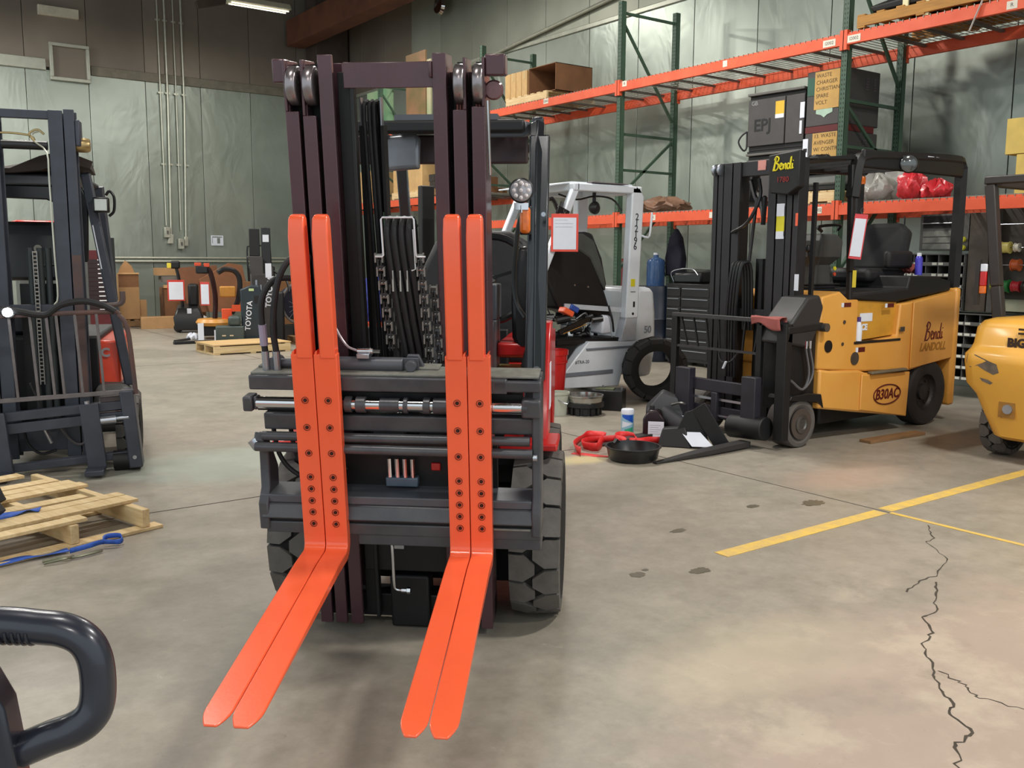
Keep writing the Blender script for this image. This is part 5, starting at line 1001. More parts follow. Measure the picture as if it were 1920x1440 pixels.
hangtag((5.88, 7.22, 1.93), .27, .37, 'orange red framed job tag with white form hung on the white forklift front post', mat('sleeve_orange', (232, 72, 50), .35, coat=.3), rz=-38, txt=True)
# ================================================ YELLOW TRUCK WITH MAST
yt = thing('forklift', 'yellow narrow aisle truck with black mast and oval badge on its side', 'forklift', (6.0, 5.15, 0), -90)
bk_ = mat('satin_black', (24, 23, 24), .55, .1, .2); mk = mat('mast_charcoal', (40, 38, 40), .45, .1, .15)
MB().prism([(.36, .3), (.9, .22), (1.62, .12), (1.62, .5), (1.0, .55), (.9, .58), (.5, .6), (.36, .62)], 'x', -.4, .61).build('lower_body', yellow, yt, bevel=.02)
MB().prism([(.92, .54), (.92, .24), (1.62, .12), (1.64, .52)], 'x', .61, .625).build('step_panel', yellow, yt, bevel=.01)
MB().bx(.6, .66, 1.02, 1.55, .535, .56).build('step_tread', mat('worn_step', (112, 104, 86), .6, .3), yt, bevel=.02)
MB().prism([(.34, .62), (.36, 1.2), (.6, 1.24), (.72, 1.17), (.86, 1.17), (.86, .8), (1.45, .84), (1.48, 1.12), (1.62, 1.13), (2.34, 1.22), (2.34, .62), (2.3, .6), (1.66, .52), (1.0, .56)], 'x', -.35, .595).build('upper_body', yellow, yt, bevel=.015)
MB().prism([(.86, .82), (1.45, .85), (1.48, 1.13), (.86, 1.16)], 'x', .0, .55).build('recessed_panel', mat('yellow_recess', (206, 150, 52), .45), yt)
MB().bx(.55, .6, .82, 1.5, .8, .82).build('panel_lip', black, yt)
MB().prism([(1.66, .54), (2.34, .6), (2.34, 1.22), (1.66, 1.13)], 'x', .595, .612).build('side_door', yellow, yt, bevel=.012)
MB().bx(.45, .62, 2.34, 2.43, .15, 1.25).build('rear_post', yellow, yt, bevel=.03); MB().bx(-.45, .46, 2.3, 2.42, .15, 1.22).build('counterweight', yellow, yt, bevel=.03)
MB().bx(-.5, .45, .6, 2.3, .12, .4).build('chassis', void, yt, bevel=.02)
MB().prism([(.8, 1.17), (1.46, 1.13), (1.5, 1.14), (2.32, 1.22), (2.32, 1.31), (2.18, 1.33), (2.1, 1.35), (1.64, 1.36), (1.61, 1.25), (.8, 1.21)], 'x', -.35, .57).build('black_deck', bk_, yt, bevel=.015)
tyre(yt, (.5, 2.0, .3), .3, .2, tread=False, m=mat('solid_tyre', (46, 43, 42), .8), rim=.55, rimm=mat('dark_rim', (58, 54, 52), .5, .4)); tyre(yt, (-.4, 2.0, .3), .3, .2, tread=False, m=mat('solid_tyre', (46, 43, 42)), rim=.55)
MB().prism([(1.68, .52), (1.62, .3), (1.7, .12), (2.3, .12), (2.42, .3), (2.34, .6), (2.0, .64)], 'x', .3, .38).build('wheel_well', void, yt)
for sg in (.606, -.526): MB().cyl((sg - .012 if sg > 0 else sg + .012, .16, .195), (sg, .16, .195), .125, 24).build('wheel_face', mat('rim_brown_grey', (88, 78, 72), .5, .3), yt); MB().lathe([(.075, 0), (.075, .008), (.05, .012), (.04, .004), (.001, .004)] if sg > 0 else [(.075, 0), (.075, -.008), (.001, -.01)], (sg, .16, .195), 'x', 20).build('hub_cap', steel, yt)
wmt = mat('grey_solid_tyre', (92, 86, 82), .8, 0, .12)
for xx in (.5, -.42): tyre(yt, (xx, .16, .195), .195, .2, tread=False, m=wmt, rim=.6, rimm=mat('rim_brown_grey', (88, 78, 72), .5, .3))
# badge and lettering on the side
ring = MB(); P_ = [(.628, 1.3 + .2 * cos(a * pi / 20), .345 + .085 * sin(a * pi / 20)) for a in range(40)]; ring.tube(P_, .006, 6, 1, closed=True).build('badge_oval', darkred, yt)
text('B30AC', yt, darkred, (.627, 1.3, .345), (90, 0, 90), .12, name='badge_lettering', bold=.003, shear=.2)
text('LANDOLL', yt, mat('faded_letter', (170, 118, 44), .5), (.614, 2.0, .72), (90, 0, 90), .1, name='maker_lettering', bold=.003, shear=.3, sx=.95)
def script(parent, T, m, s, r, name='script_lettering'):
    L_ = [[(0, -.1), (.12, .35), (.3, 1.15), (.24, .6), (.1, 0)], [(.12, .9), (.35, 1.2), (.6, 1.05), (.5, .75), (.24, .6), (.55, .5), (.55, .15), (.3, -.05), (.02, .0)], [(.72, .2), (.95, .35), (.95, .55), (.8, .5), (.76, .2), (.9, .0), (1.1, .12)], [(1.12, .5), (1.16, .0), (1.25, .38), (1.42, .5), (1.42, .05), (1.52, .05)], [(1.86, .42), (1.68, .5), (1.58, .2), (1.7, .0), (1.86, .2), (2.02, 1.1), (1.92, .1), (2.05, .05)], [(2.16, .5), (2.14, .05), (2.26, .1)], [(2.24, .72), (2.26, .75)]]
    for p in L_: MB().tube([T(u * s, v * s) for u, v in p], r, 6, 4).build(name, m, parent)
script(yt, lambda u, v: (.613, 1.86 + u, .79 + v), darkred, .13, .006)
for y_, z_, w_, h_, m_ in ((.7, 1.13, .1, .035, darkred), (1.32, 1.11, .1, .035, darkred), (.93, .75, .1, .04, darkred), (1.5, .9, .07, .04, steel)):
    o = MB().bx(.612 if y_ > 1.45 else .596, .6135 if y_ > 1.45 else .598, y_ - w_ / 2, y_ + w_ / 2, z_ - h_ / 2, z_ + h_ / 2).build('warning_sticker', m_, yt)
    if y_ < 1.4: MB().bx(.596, .6, y_ - w_ / 2 - .03, y_ - w_ / 2, z_ - h_ / 2, z_ + h_ / 2).build('sticker_end', paper, o)
MB().bx(.551, .553, .95, 1.13, .98, 1.05).build('data_sticker', paper, yt); text('CE', yt, paper, (.553, 1.02, .93), (90, 0, 90), .07, name='mark_lettering', bold=.004)
for y_, z_, r_, m_ in ((.47, .8, .05, void), (.84, .68, .055, steel), (.67, .99, .016, steel), (.66, .81, .014, steel)): MB().cyl((.59, y_, z_), (.602, y_, z_), r_, 18).build('side_port', m_, yt)
t = thing('spray_bottle', 'white squeeze bottle with purple cap in the yellow truck side recess', 'bottle', (6.9, 4.575, .823)); MB().lathe([(.001, 0), (.032, 0), (.034, .1), (.02, .16), (.001, .16)], (0, 0, 0), 'z', 14).build('bottle_body', paper, t); MB().cyl((0, 0, .16), (0, 0, .2), .02, 10).build('cap', mat('purple_cap', (76, 50, 120), .4), t)
t = thing('aerosol_can', 'blue and purple aerosol can standing on the yellow truck black deck', 'can', (8.0, 4.72, 1.362)); MB().lathe([(.001, 0), (.033, 0), (.033, .15), (.022, .17)], (0, 0, 0), 'z', 18).build('can_body', mat('can_blue', (78, 72, 190), .25, .2), t); MB().lathe([(.02, .17), (.018, .2), (.001, .2)], (0, 0, 0), 'z', 14).build('cap', paper, t)
crumple('red_rag', (8.15, 4.95, 1.362), (.3, .2, .06), mat('dusty_red_rag', (150, 74, 68), .8), 'dusty red rag on the yellow truck deck beside the aerosol can', 'rag', 9)
# mast
for sg in (-1, 1):
    for k, (a, b_) in enumerate(((.445, .40), (.385, .335), (.325, .24), (.225, .15))):
        x0, x1 = sorted((sg * a, sg * b_)); MB().bx(x0, x1, .2, .22, .1, 2.3).bx(x0 + .01, x1 - .01, .22, .34, .1, 2.3).build('mast_rail', mk, yt, bevel=.003)
    for xx in (.42, .36): MB().lathe([(.001, -.014), (.04, -.014), (.05, -.008), (.05, .008), (.04, .014), (.001, .014)], (sg * xx, .2, 2.25), 'x', 20).build('mast_roller', zinc, yt)
MB().bx(-.25, .25, .22, .28, 2.18, 2.3).bx(-.25, .25, .24, .3, 1.0, 1.08).bx(-.25, .25, .24, .3, .15, .3).parts('mast_crossbar', mk, yt, bevel=.004)
MB().bx(.02, .1, .215, .22, 2.22, 2.3).build('red_white_sticker', mat('pink_sticker', (220, 150, 140), .5), yt)
MB().prism([(.2, 2.32), (.5, 2.34), (.5, 2.06), (.4, 2.0), (.23, 2.02)], 'y', .12, .2).build('mast_shield', bk_, yt, bevel=.01)
script(yt, lambda u, v: (.255 + u, .116, 2.2 + v), mat('letter_yellow', (236, 220, 40), .4), .085, .006)
text('1780', yt, mat('letter_red', (150, 44, 40), .5), (.35, .117, 2.12), (90, 0, 0), .06, name='unit_number')
MB().bx(.245, .32, .195, .2, 1.68, 1.92).build('yellow_warning_label', mat('label_yellow', (216, 206, 40)), yt); MB().bx(.245, .32, .194, .2, 1.84, 1.94).bx(.245, .32, .194, .2, 1.66, 1.72).parts('label_end', paper, yt)
MB().bar((.5, .34, 2.1), (.5, .34, .9), .03, .03).bar((.46, .4, 2.1), (.46, .4, .9), .02, .02).parts('side_tube', bk_, yt); MB().bx(.44, .48, .2, .205, 1.25, 1.38).build('white_sticker', paper, yt); MB().bx(.43, .45, .195, .2, 1.76, 1.86).build('orange_reflector', orange, yt)
MB().cyl((0, .34, .1), (0, .34, 1.5), .05, 14).build('lift_cylinder', black, yt)
for k in range(4): MB().tube([(-.17 + k * .03, .14, .5), (-.17 + k * .03, .12, 1.0), (-.14 + k * .03, .12, 1.38), (-.12 + k * .03, .16, 1.47), (-.1 + k * .03, .22, 1.4), (-.1 + k * .03, .25, .9)], .014, 8, 4).build('hydraulic_hose', black, yt)
MB().bar((-.02, .2, 1.48), (.02, .22, 2.0), .02, .02).build('lift_rod', mk, yt); MB().tube([(-.2, .18, 1.72), (.0, .14, 1.8), (.1, .16, 2.0), (.05, .2, 2.15)], .015, 6, 4).build('cable', black, yt)
for k in range(3): MB().tube([(-.1 + k * .07, .28, 2.15 - k * .1), (-.02 + k * .05, .25, 2.0), (.06, .26, 1.9 - k * .06)], .02, 6, 3).build('valve_hose', steel if k == 1 else black, yt)
# backrest, carriage, fork
MB().bx(-.6, .36, -.1, -.06, 1.0, 1.035).build('backrest_top_rail', mat('worn_black_rail', (66, 64, 66), .4, .3), yt, bevel=.004)
MB().bx(-.6, -.54, -.1, -.06, .2, 1.0).bx(.33, .38, -.1, -.06, .5, 1.0).bx(.53, .62, -.1, -.02, .08, 1.0).parts('backrest_post', void, yt, bevel=.004); MB().bx(.36, .56, -.1, -.06, .98, 1.02).build('backrest_top_rail', void, yt)
for k in range(7): MB().bar((-.5 + k * .14, -.08, 1.0), (-.42 + k * .12, -.08, .76), .014, .014).build('backrest_bar', void, yt)
MB().bx(-.54, .36, -.09, -.07, .74, .76).build('backrest_low_rail', mat('worn_black_rail', (66, 64, 66)), yt)
cg = mat('carriage_charcoal', (46, 44, 52), .5, .1, .2)
MB().bx(-.44, -.28, -.2, -.12, .1, .58).bx(.28, .42, -.2, -.12, .1, .57).parts('fork_shank', cg, yt, bevel=.006)
MB().bx(-.3, .3, -.15, -.1, .4, .5).bx(-.3, .3, -.13, -.1, .18, .28).bx(-.06, .0, -.17, -.1, .16, .4).parts('carriage_bar', cg, yt, bevel=.006); MB().bx(-.28, .28, -.135, -.128, .33, .35).bx(.0, .28, -.145, -.135, .2, .215).parts('worn_strip', zinc, yt)
MB().loft([[(.3, -.2, .015), (.4, -.2, .015), (.4, -.2, .06), (.3, -.2, .06)], [(.31, -.7, .01), (.41, -.7, .01), (.41, -.7, .045), (.31, -.7, .045)], [(.34, -1.22, .004), (.38, -1.22, .004), (.38, -1.22, .014), (.34, -1.22, .014)]]).build('fork_blade', mat('fork_grey_black', (56, 54, 54), .5, .3), yt, bevel=.002)
MB().loft([[(-.42, -.2, .015), (-.32, -.2, .015), (-.32, -.2, .06), (-.42, -.2, .06)], [(-.41, -.7, .01), (-.31, -.7, .01), (-.31, -.7, .045), (-.41, -.7, .045)], [(-.38, -1.15, .004), (-.34, -1.15, .004), (-.34, -1.15, .014), (-.38, -1.15, .014)]]).build('fork_blade', mat('fork_grey_black', (56, 54, 54)), yt, bevel=.002)
MB().cyl((.16, -.16, .15), (.5, -.14, .17), .095, 20).build('black_tank', void, yt, bevel=.01)
MB().tube([(-.1, -.05, .75), (-.04, -.08, .66), (.06, -.08, .66), (.12, -.05, .75)], .01, 6, 4).build('hose_loop', black, yt); MB().bar((.0, -.1, .6), (.03, -.1, .66), .02, .01).build('white_clip', paper, yt)
MB().bx(.5, .58, .0, .34, .1, .98).build('pivot_plate', void, yt, bevel=.02); MB().bx(.3, .56, .04, .12, .3, .9).build('pivot_plate', void, yt, bevel=.02)
MB().bar((.6, -.08, .95), (.6, .36, .97), .05, .06).build('tilt_arm', bk_, yt, bevel=.01); MB().cyl((.6, .36, .96), (.66, .36, .96), .035, 16).build('arm_pin', steel, yt)
for k in range(2): MB().cyl((.62, .15 + k * .05, .86), (.62, .15 + k * .05, .8), .012, 8).build('hose_fitting', chrome, yt); MB().tube([(.62, .15 + k * .05, .8), (.63, .19 + k * .05, .6), (.63, .12, .48), (.62, -.02, .56)], .01, 6, 4).build('hydraulic_hose', mat('hose_grey', (90, 88, 90), .4), yt)
MB().prism([(-.1, .85), (.2, .8), (.3, .95), (.36, 1.12), (.3, 1.22), (.15, 1.2), (.0, 1.05), (-.05, 1.0)], 'x', .35, .62).build('black_fender', mat('worn_black_cover', (44, 42, 42), .55), yt, bevel=.02)
MB().prism([(-.02, .4), (.34, .36), (.42, .3), (.38, .42), (.2, .44), (.0, .43)], 'x', .4, .62).build('wheel_guard', black, yt, bevel=.006)
# seat, console, guard
MB().bx(-.3, .25, 1.5, 2.1, 1.3, 1.42).build('seat', blackr, yt, bevel=.04); MB().loft([[(-.28, a, z), (.25, a, z), (.25, a + .12, z), (-.28, a + .12, z)] for z, a in ((1.4, 2.0), (1.6, 2.04), (1.75, 2.08))] + [[(-.18, 2.1, 1.84), (.15, 2.1, 1.84), (.15, 2.2, 1.84), (-.18, 2.2, 1.84)]]).build('seat_back', mat('charcoal_fabric', (36, 36, 38), .9, 0, .2, 60), yt, bevel=.04); MB().bx(.25, .32, 1.7, 2.1, 1.42, 1.58).build('arm_rest', blackr, yt, bevel=.03)
MB().loft([[(-.16 - i, a, z), (.12 + i, a, z), (.12 + i, b_, z), (-.16 - i, b_, z)] for z, a, b_, i in ((1.18, .88, 1.22, .03), (1.26, .9, 1.2, 0), (1.45, .94, 1.14, -.01), (1.52, .9, 1.22, .04), (1.66, .92, 1.24, .04), (1.72, .98, 1.2, .0))]).build('console', mat('console_grey', (62, 62, 60), .6), yt, bevel=.02)
mb = MB()
for z in (1.2, 1.225, 1.25, 1.275): mb.bx(-.19, .15, .87, 1.23, z, z + .012)
mb.parts('bellows_fold', blackr, yt, bevel=.005)
MB().tube([(.1, 1.0, 1.74), (.1, .95, 1.78), (.1, 1.25, 1.8), (.05, 1.3, 1.76)], .014, 6, 3).build('console_rail', black, yt); MB().tube([(.1, .88, 1.4), (.12, .82, 1.5), (.12, .8, 1.58)], .012, 6, 3).build('lever', black, yt); MB().bx(.1, .14, .77, .83, 1.56, 1.62).build('lever_knob', black, yt, bevel=.015)
MB().cyl((.16, 1.12, 1.42), (.17, 1.12, 1.42), .018, 12).build('yellow_button', mat('label_yellow', (216, 206, 40)), yt); MB().cyl((.16, 1.12, 1.37), (.17, 1.12, 1.37), .016, 12).build('red_button', mat('orange_red', (206, 76, 44)), yt)
MB().bar((.55, .8, .84), (.55, .78, 1.4), .045, .045).bar((.55, .78, 1.4), (.55, .73, 2.26), .05, .05).parts('guard_front_leg', bk_, yt, bevel=.01)
for sx in (-.5, .55): MB().tube([(sx, .76, 2.0), (sx, .8, 2.25), (sx, .9, 2.32), (sx, 1.4, 2.35), (sx, 2.25, 2.38), (sx, 2.38, 2.34), (sx, 2.4, 2.2), (sx, 2.4, 1.25)], .06, 6, 4).build('guard_side', bk_, yt)
MB().bx(.56, .6, .82, 2.36, 2.24, 2.39).build('guard_side_plate', bk_, yt, bevel=.015)
for k in range(6): MB().bx(-.5, .55, 1.0 + k * .24, 1.03 + k * .24, 2.33, 2.37).build('guard_slat', bk_, yt)
mb = MB()
MB().loft([[(-.35, .35, 2.28), (.5, .35, 2.28), (.5, .35, 2.3), (-.35, .35, 2.3)], [(-.45, .78, 2.3), (.55, .78, 2.3), (.55, .78, 2.34), (-.45, .78, 2.34)]]).build('front_canopy', bk_, yt, bevel=.006)
for k in range(3): MB().tube([(-.2 + k * .28 + .09 * cos(i * pi / 5), .55 + .05 * sin(i * pi / 5), 2.325) for i in range(10)], .012, 6, 2, closed=True).build('canopy_slot', chrome if k == 2 else black, yt)
fl2 = MB().lathe([(.001, .05), (.05, .05), (.08, 0), (.074, -.01)], (0, 0, 0), 'y', 20).build('round_headlight', black, yt); fl2.location = (.65, 1.38, 2.3); fl2.rotation_euler = (0, 0, radians(50))
MB().lathe([(.072, -.006), (.05, -.018), (.001, -.022)], (0, 0, 0), 'y', 20).build('lens', mat('lens_dark', (96, 98, 98), .1, .5), fl2)
MB().bx(.598, .6, 1.75, 1.85, 2.37, 2.39).bx(.598, .6, 1.88, 1.98, 2.36, 2.39).parts('guard_sticker', paper, yt); text('landoll.com', yt, paper, (.597, 2.15, 2.37), (90, 0, 90), .045, name='web_lettering')
MB().lathe([(.001, -.05), (.03, -.05), (.035, 0), (.03, .02), (.001, .03)], (-.2, 2.0, 2.26), 'z', 14).build('amber_beacon', amber, yt); MB().cyl((.2, 2.1, 1.2), (.2, 2.1, 1.9), .004, 6).build('cable_drop', black, yt)
hangtag((6.72, 4.48, 1.86), .1, .36, 'narrow pinkish red job tag on the yellow truck guard post', mat('sleeve_pink', (214, 64, 70), .35, coat=.3), rz=-60, tilt=6)
o = MB().bx(.575, .578, .78, .83, 1.27, 1.41).build('yellow_caution_label', mat('label_yellow2', (206, 186, 60), .5), yt)
t = MB(); rr_ = []
for i in range(13):
    q = i / 12; row = []
    for j in range(17):
        s_ = j / 16; dx = (s_ - .5) * .22; w_ = .006 * sin(q * 5 + s_ * 3)
        if abs(dx) < .03: row.append((dx, (q - .5) * .3, .01 + .003 * sin(q * 7)))
        else: row.append(((.04 + w_) * (1 if dx > 0 else -1), (q - .5) * .3 + w_ * 2, .01 - (abs(dx) - .03) * (.95 + .35 * sin(q * 5 + 1))))
    rr_.append(row)
t = t.grid(rr_).build('red_rag', mat('faded_rag', (156, 86, 80), .85), solid=.004); t.location = (5.92, 4.72, 1.04); t.rotation_euler = (0, 0, 0); tag(t, 'faded red rag draped over the black load backrest of the yellow truck', 'rag')
# ================================================ FAR RIGHT YELLOW TRUCK
jt = thing('forklift', 'yellow forklift rear at the right edge with scraped paint', 'forklift', (7.6, 3.15, 0), 90)
jp = bpy.data.materials.new('scraped_yellow'); jp = mat('scraped_yellow', (230, 170, 66), .38, 0, .06, 3, coat=.15)
def ringz(z, xh, yb, r=.1):
    P = []
    for sx, sy in ((1, 1), (-1, 1)):
        for k in range(5):
            a = k / 4 * pi / 2; aa = a if sx > 0 else pi / 2 + a
            P.append((sx * (xh - r) + r * cos(aa), yb - r + r * sin(aa), z))
    P += [(-xh, -.2, z), (xh, -.2, z)]; return P
MB().loft([ringz(z, xh, yb) for z, xh, yb in ((.17, .27, .6), (.2, .3, .66), (.36, .37, .69), (.5, .43, .71), (.58, .5, .73), (.74, .52, .74), (.8, .52, .74), (.84, .5, .7), (.88, .49, .68), (1.0, .48, .66), (1.05, .45, .62), (1.07, .4, .56))]).build('counterweight', jp, jt, bevel=.0, ang=50)
mb = MB()
for pts in ([(.47, .8), (.4, .8), (.3, .76), (.24, .74), (.22, .68), (.26, .66), (.33, .69), (.38, .72), (.44, .7), (.49, .74)], [(.36, .63), (.3, .62), (.26, .6), (.28, .585), (.34, .605)], [(.2, .4), (.19, .38), (.2, .33), (.215, .36)]):
    c_ = [(x_, .7402 if z_ > .6 else .716 + .0, z_) for x_, z_ in pts]
    mb.add([(x_, .7412 if zz > .65 else .735, zz) for x_, _, zz in c_], [tuple(range(len(c_)))])
scr = mb.build('scraped_patch', mat('scrape_grey', (112, 100, 88), .6, .2, .3, 20), jt, kind='stuff'); d_ = scr.modifiers.new('w', 'SHRINKWRAP'); d_.target = jt.children[0]; d_.offset = .002; d_.wrap_method = 'NEAREST_SURFACEPOINT'
text('BIG JOE', jt, mat('letter_brown', (52, 34, 20), .5), (.2, .686, .9), (90, 0, 180), .085, name='maker_lettering', bold=.005, align='LEFT')
MB().bx(-.05, .13, .678, .682, .965, .98).bx(-.05, .13, .678, .682, .995, 1.01).parts('maker_stripe', mat('letter_brown', (52, 34, 20)), jt)
MB().bx(.1, .22, .69, .705, .35, .48).build('drawbar_pocket', mat('pocket_brown', (150, 104, 40), .6), jt); MB().cyl((.15, .7, .415), (.15, .72, .415), .035, 16).build('drawbar_pin', zinc, jt)
for xx in (.36, -.36): tyre(jt, (xx, .3, .25), .25, .16, lugs=15)
MB().bx(-.42, .42, -1.4, -.1, .2, 1.0).build('body', jp, jt, bevel=.03)
gb = mat('guard_brown_black', (52, 46, 42), .4, .1, .15)
MB().bar((.6, .3, 2.08), (.5, .3, 1.3), .08, .07).bar((.5, .3, 1.3), (.46, .3, 1.03), .08, .07).bar((-.6, .3, 2.1), (-.48, .3, 1.03), .08, .07).parts('guard_rear_leg', gb, jt, bevel=.01)
MB().bx(-.62, .64, .26, .34, 2.08, 2.14).bx(.55, .62, -1.3, .3, 2.06, 2.13).bx(-.62, -.55, -1.3, .3, 2.06, 2.13).parts('guard_top_bar', gb, jt, bevel=.008)
for z0, z1, m_ in ((1.41, 1.47, paper), (1.3, 1.41, red), (1.24, 1.3, amber)): MB().bx(.56, .61, .335, .36, z0, z1).build('tail_lamp', m_, jt, bevel=.006)
MB().bx(.61, .64, .33, .37, 1.15, 1.5).build('lamp_bracket', gb, jt)
# ================================================ THINGS ON THE FLOOR
random.seed(5)
L_, W_ = 1.32, 1.15
a_ = radians(15.5); ux, uy = cos(a_), sin(a_)
cx, cy = 1.345 - ux * W_ / 2 - uy * L_ / 2, 5.2 - uy * W_ / 2 + ux * L_ / 2
t = thing('wooden_pallet', 'pale broken wooden pallet in front of the left forklift', 'pallet', (cx, cy, 0), 15.5 - 90)
for k, yy in enumerate((-W_ / 2 + .3, .0 + .12, W_ / 2 - .06)): MB().bx(-L_ / 2, L_ / 2, yy - .022, yy + .022, .02, .12).build('stringer', wood, t, bevel=.004)
MB().bx(-L_ / 2, L_ / 2, -W_ / 2 + .0, -W_ / 2 + .045, .02, .12).build('stringer', wood, t, bevel=.004)
for x_, w_, y0, y1, r_ in ((-.61, .1, -.57, .42, 2), (-.34, .1, -.57, .5, 0), (-.22, .1, -.57, .54, -1), (-.1, .1, -.57, .56, 1), (.16, .1, -.57, .42, -1.5), (.3, .09, -.2, .575, 1), (.42, .13, -.57, .575, .5), (.6, .09, -.57, .2, 1)):
    MB().bc((x_, (y0 + y1) / 2, .131), (w_, y1 - y0, .018), r_).build('deck_board', wood, t, bevel=.002)
for x_ in (-.6, -.2, .1, .63): MB().bc((x_, .02, .01), (.09, W_ + .02, .018), 0).build('bottom_board', wood, t, bevel=.002)
def ribbon(name, pts, w, m, label, cat, up=True, parent=None):
    P = MB(); T_ = MB(); T_.tube(pts, .001, 3, 6); c = [sum((Vector(v) for v in T_.v[i:i + 3]), Vector()) / 3 for i in range(0, len(T_.v), 3)]
    A, B_ = [], []
    for i, p in enumerate(c):
        d = (c[min(i + 1, len(c) - 1)] - c[max(i - 1, 0)]).normalized(); n_ = Vector((0, 0, 1)) if up else Vector((-d.y, d.x, 0)).normalized()
        k = Vector((-d.y, d.x, 0)) * (.35 * sin(i * .35)) if up else Vector((0, 0, .25 * sin(i * .4)))
        n_ = (n_ + k).normalized(); A.append(tuple(p + n_ * w * (1 if up else .5))); B_.append(tuple(p - n_ * w * (0 if up else .5)))
    o = P.grid([A, B_]).build(name, m, parent, solid=.003)
    if label: tag(o, label, cat)
    return o
bs = mat('blue_webbing', (52, 96, 190), .6, 0, .2, 40)
t = thing('ratchet_strap', 'blue ratchet strap lying over the near edge of the broken pallet', 'strap', (0, 0, 0))
ribbon('webbing', [(.86, 4.98, .005), (.95, 4.98, .015), (1.02, 5.0, .02), (1.1, 4.97, .015), (1.12, 5.02, .03), (1.05, 5.03, .035), (1.02, 4.99, .02)], .026, bs, None, None, True, t)
ribbon('webbing', [(.5, 4.96, .012), (.65, 4.99, .02), (.75, 5.0, .012), (.86, 5.02, .015)], .04, bs, None, None, False, t)
ribbon('webbing', [(.55, 5.35, .145), (.66, 5.38, .15), (.74, 5.42, .15), (.8, 5.4, .15)], .06, bs, None, None, False, t)
MB().tube([(.72, 4.9, .012), (.8, 4.9, .015), (.86, 4.88, .012), (.95, 4.9, .012), (1.0, 4.92, .012)], .007, 6, 3).tube([(.72, 4.86, .012), (.82, 4.86, .02), (.86, 4.9, .012)], .007, 6, 3).parts('steel_hook', mat('hook_steel', (130, 132, 112), .35, .6), t)
t = thing('tow_hook', 'black curved gripping hooks resting on the broken pallet at the left edge', 'tool', (0, 0, 0)); MB().tube([(.3, 5.6, .16), (.45, 5.7, .3), (.58, 5.66, .3), (.64, 5.6, .17)], .03, 8, 4).tube([(.3, 5.5, .3), (.48, 5.42, .34), (.56, 5.36, .24), (.6, 5.32, .175)], .035, 8, 4).parts('hook_arm', blackr, t)
# loose tyre, battery, hub ...
ty = tyre(None, (6.97, 7.02, .34), .34, .29, lugs=13, rim=.58, m=mat('tyre_charcoal', (44, 43, 44), .8)); ty.rotation_euler = (radians(-4), 0, radians(-122)); tag(ty, 'loose black tyre standing without a wheel beside the white forklift', 'tyre')
for c in list(ty.children):
    if c.name.startswith('rim'): bpy.data.objects.remove(c)
MB().bx(-.01, .01, -.32, .32, -.005, .005).build('strap_mark', mat('tyre_strap', (70, 70, 72), .6), ty) if False else None
t = thing('battery', 'black truck battery with two metal terminals on the floor', 'battery', (6.22, 6.85, 0), -52)
MB().bx(-.2, .12, -.12, .12, 0, .2).build('case', black, t, bevel=.008); MB().bx(-.16, .02, -.08, .08, .2, .21).build('dirty_top', mat('dirty_green', (92, 98, 72), .8, 0, .3, 30), t)
for q in (-.1, .09): MB().cyl((q, .02, .2), (q, .02, .235), .009, 8).build('terminal', zinc, t)
t = thing('brake_drum', 'steel drum ring on a black toothed hub standing on the floor', 'hub', (5.8, 6.78, 0))
MB().lathe([(.1, 0), (.15, 0), (.15, .07), (.19, .08), (.19, .12), (.17, .125)], (0, 0, 0), 'z', 28).build('hub_base', black, t); MB().lathe([(.165, .12), (.17, .12), (.175, .17), (.182, .175), (.182, .19), (.165, .19), (.16, .14), (.05, .13), (.001, .13)], (0, 0, 0), 'z', 36).build('drum_ring', mat('machined_steel', (180, 178, 172), .2, .95), t)
for k in range(14): a = k * pi / 7; MB().bc((.155 * cos(a), .155 * sin(a), .035), (.02, .035, .07), math.degrees(a)).build('tooth', black, t)
t = thing('white_bucket', 'white bucket partly hidden behind the red forklift side', 'bucket', (5.565, 6.91, 0)); MB().lathe([(.001, 0), (.09, 0), (.11, .2), (.118, .2), (.118, .22), (.105, .22), (.09, .02)], (0, 0, 0), 'z', 24).build('bucket_body', mat('dull_white_plastic', (186, 188, 172), .5), t); MB().lathe([(.093, .06), (.104, .14)], (0, 0, 0), 'z', 24).build('green_label', mat('label_green', (90, 140, 110), .5), t); MB().tube([(-.11, 0, .2), (0, -.15, .12), (.11, 0, .2)], .004, 5, 4).build('handle', zinc, t)
t = thing('red_bucket', 'tall red plastic bin behind the red forklift side', 'bucket', (5.71, 7.18, 0)); MB().lathe([(.001, 0), (.11, 0), (.15, .55), (.16, .55), (.16, .6), (.14, .6), (.1, .03)], (0, 0, 0), 'z', 24).build('bucket_body', red, t); MB().lathe([(.146, .47), (.154, .47), (.156, .49), (.147, .49)], (0, 0, 0), 'z', 24).build('rim_band', red, t)
t = thing('wipes_canister', 'white wipes canister with blue and green label on the floor', 'canister', (5.42, 5.77, 0)); MB().lathe([(.001, 0), (.053, 0), (.055, .02), (.055, .18), (.052, .18)], (0, 0, 0), 'z', 28).build('label_wrap', mat('pale_blue_label', (150, 192, 214), .35), t); MB().lathe([(.056, .178), (.056, .21), (.05, .22), (.001, .222)], (0, 0, 0), 'z', 28).build('lid', paper, t)
def arc(r, a0, a1, z0f, z1f, n=8):
    A = [(r * cos(a0 + (a1 - a0) * i / n), r * sin(a0 + (a1 - a0) * i / n), z0f(i / n)) for i in range(n + 1)]; B_ = [(r * cos(a0 + (a1 - a0) * i / n), r * sin(a0 + (a1 - a0) * i / n), z1f(i / n)) for i in range(n + 1)]; return [A, B_]
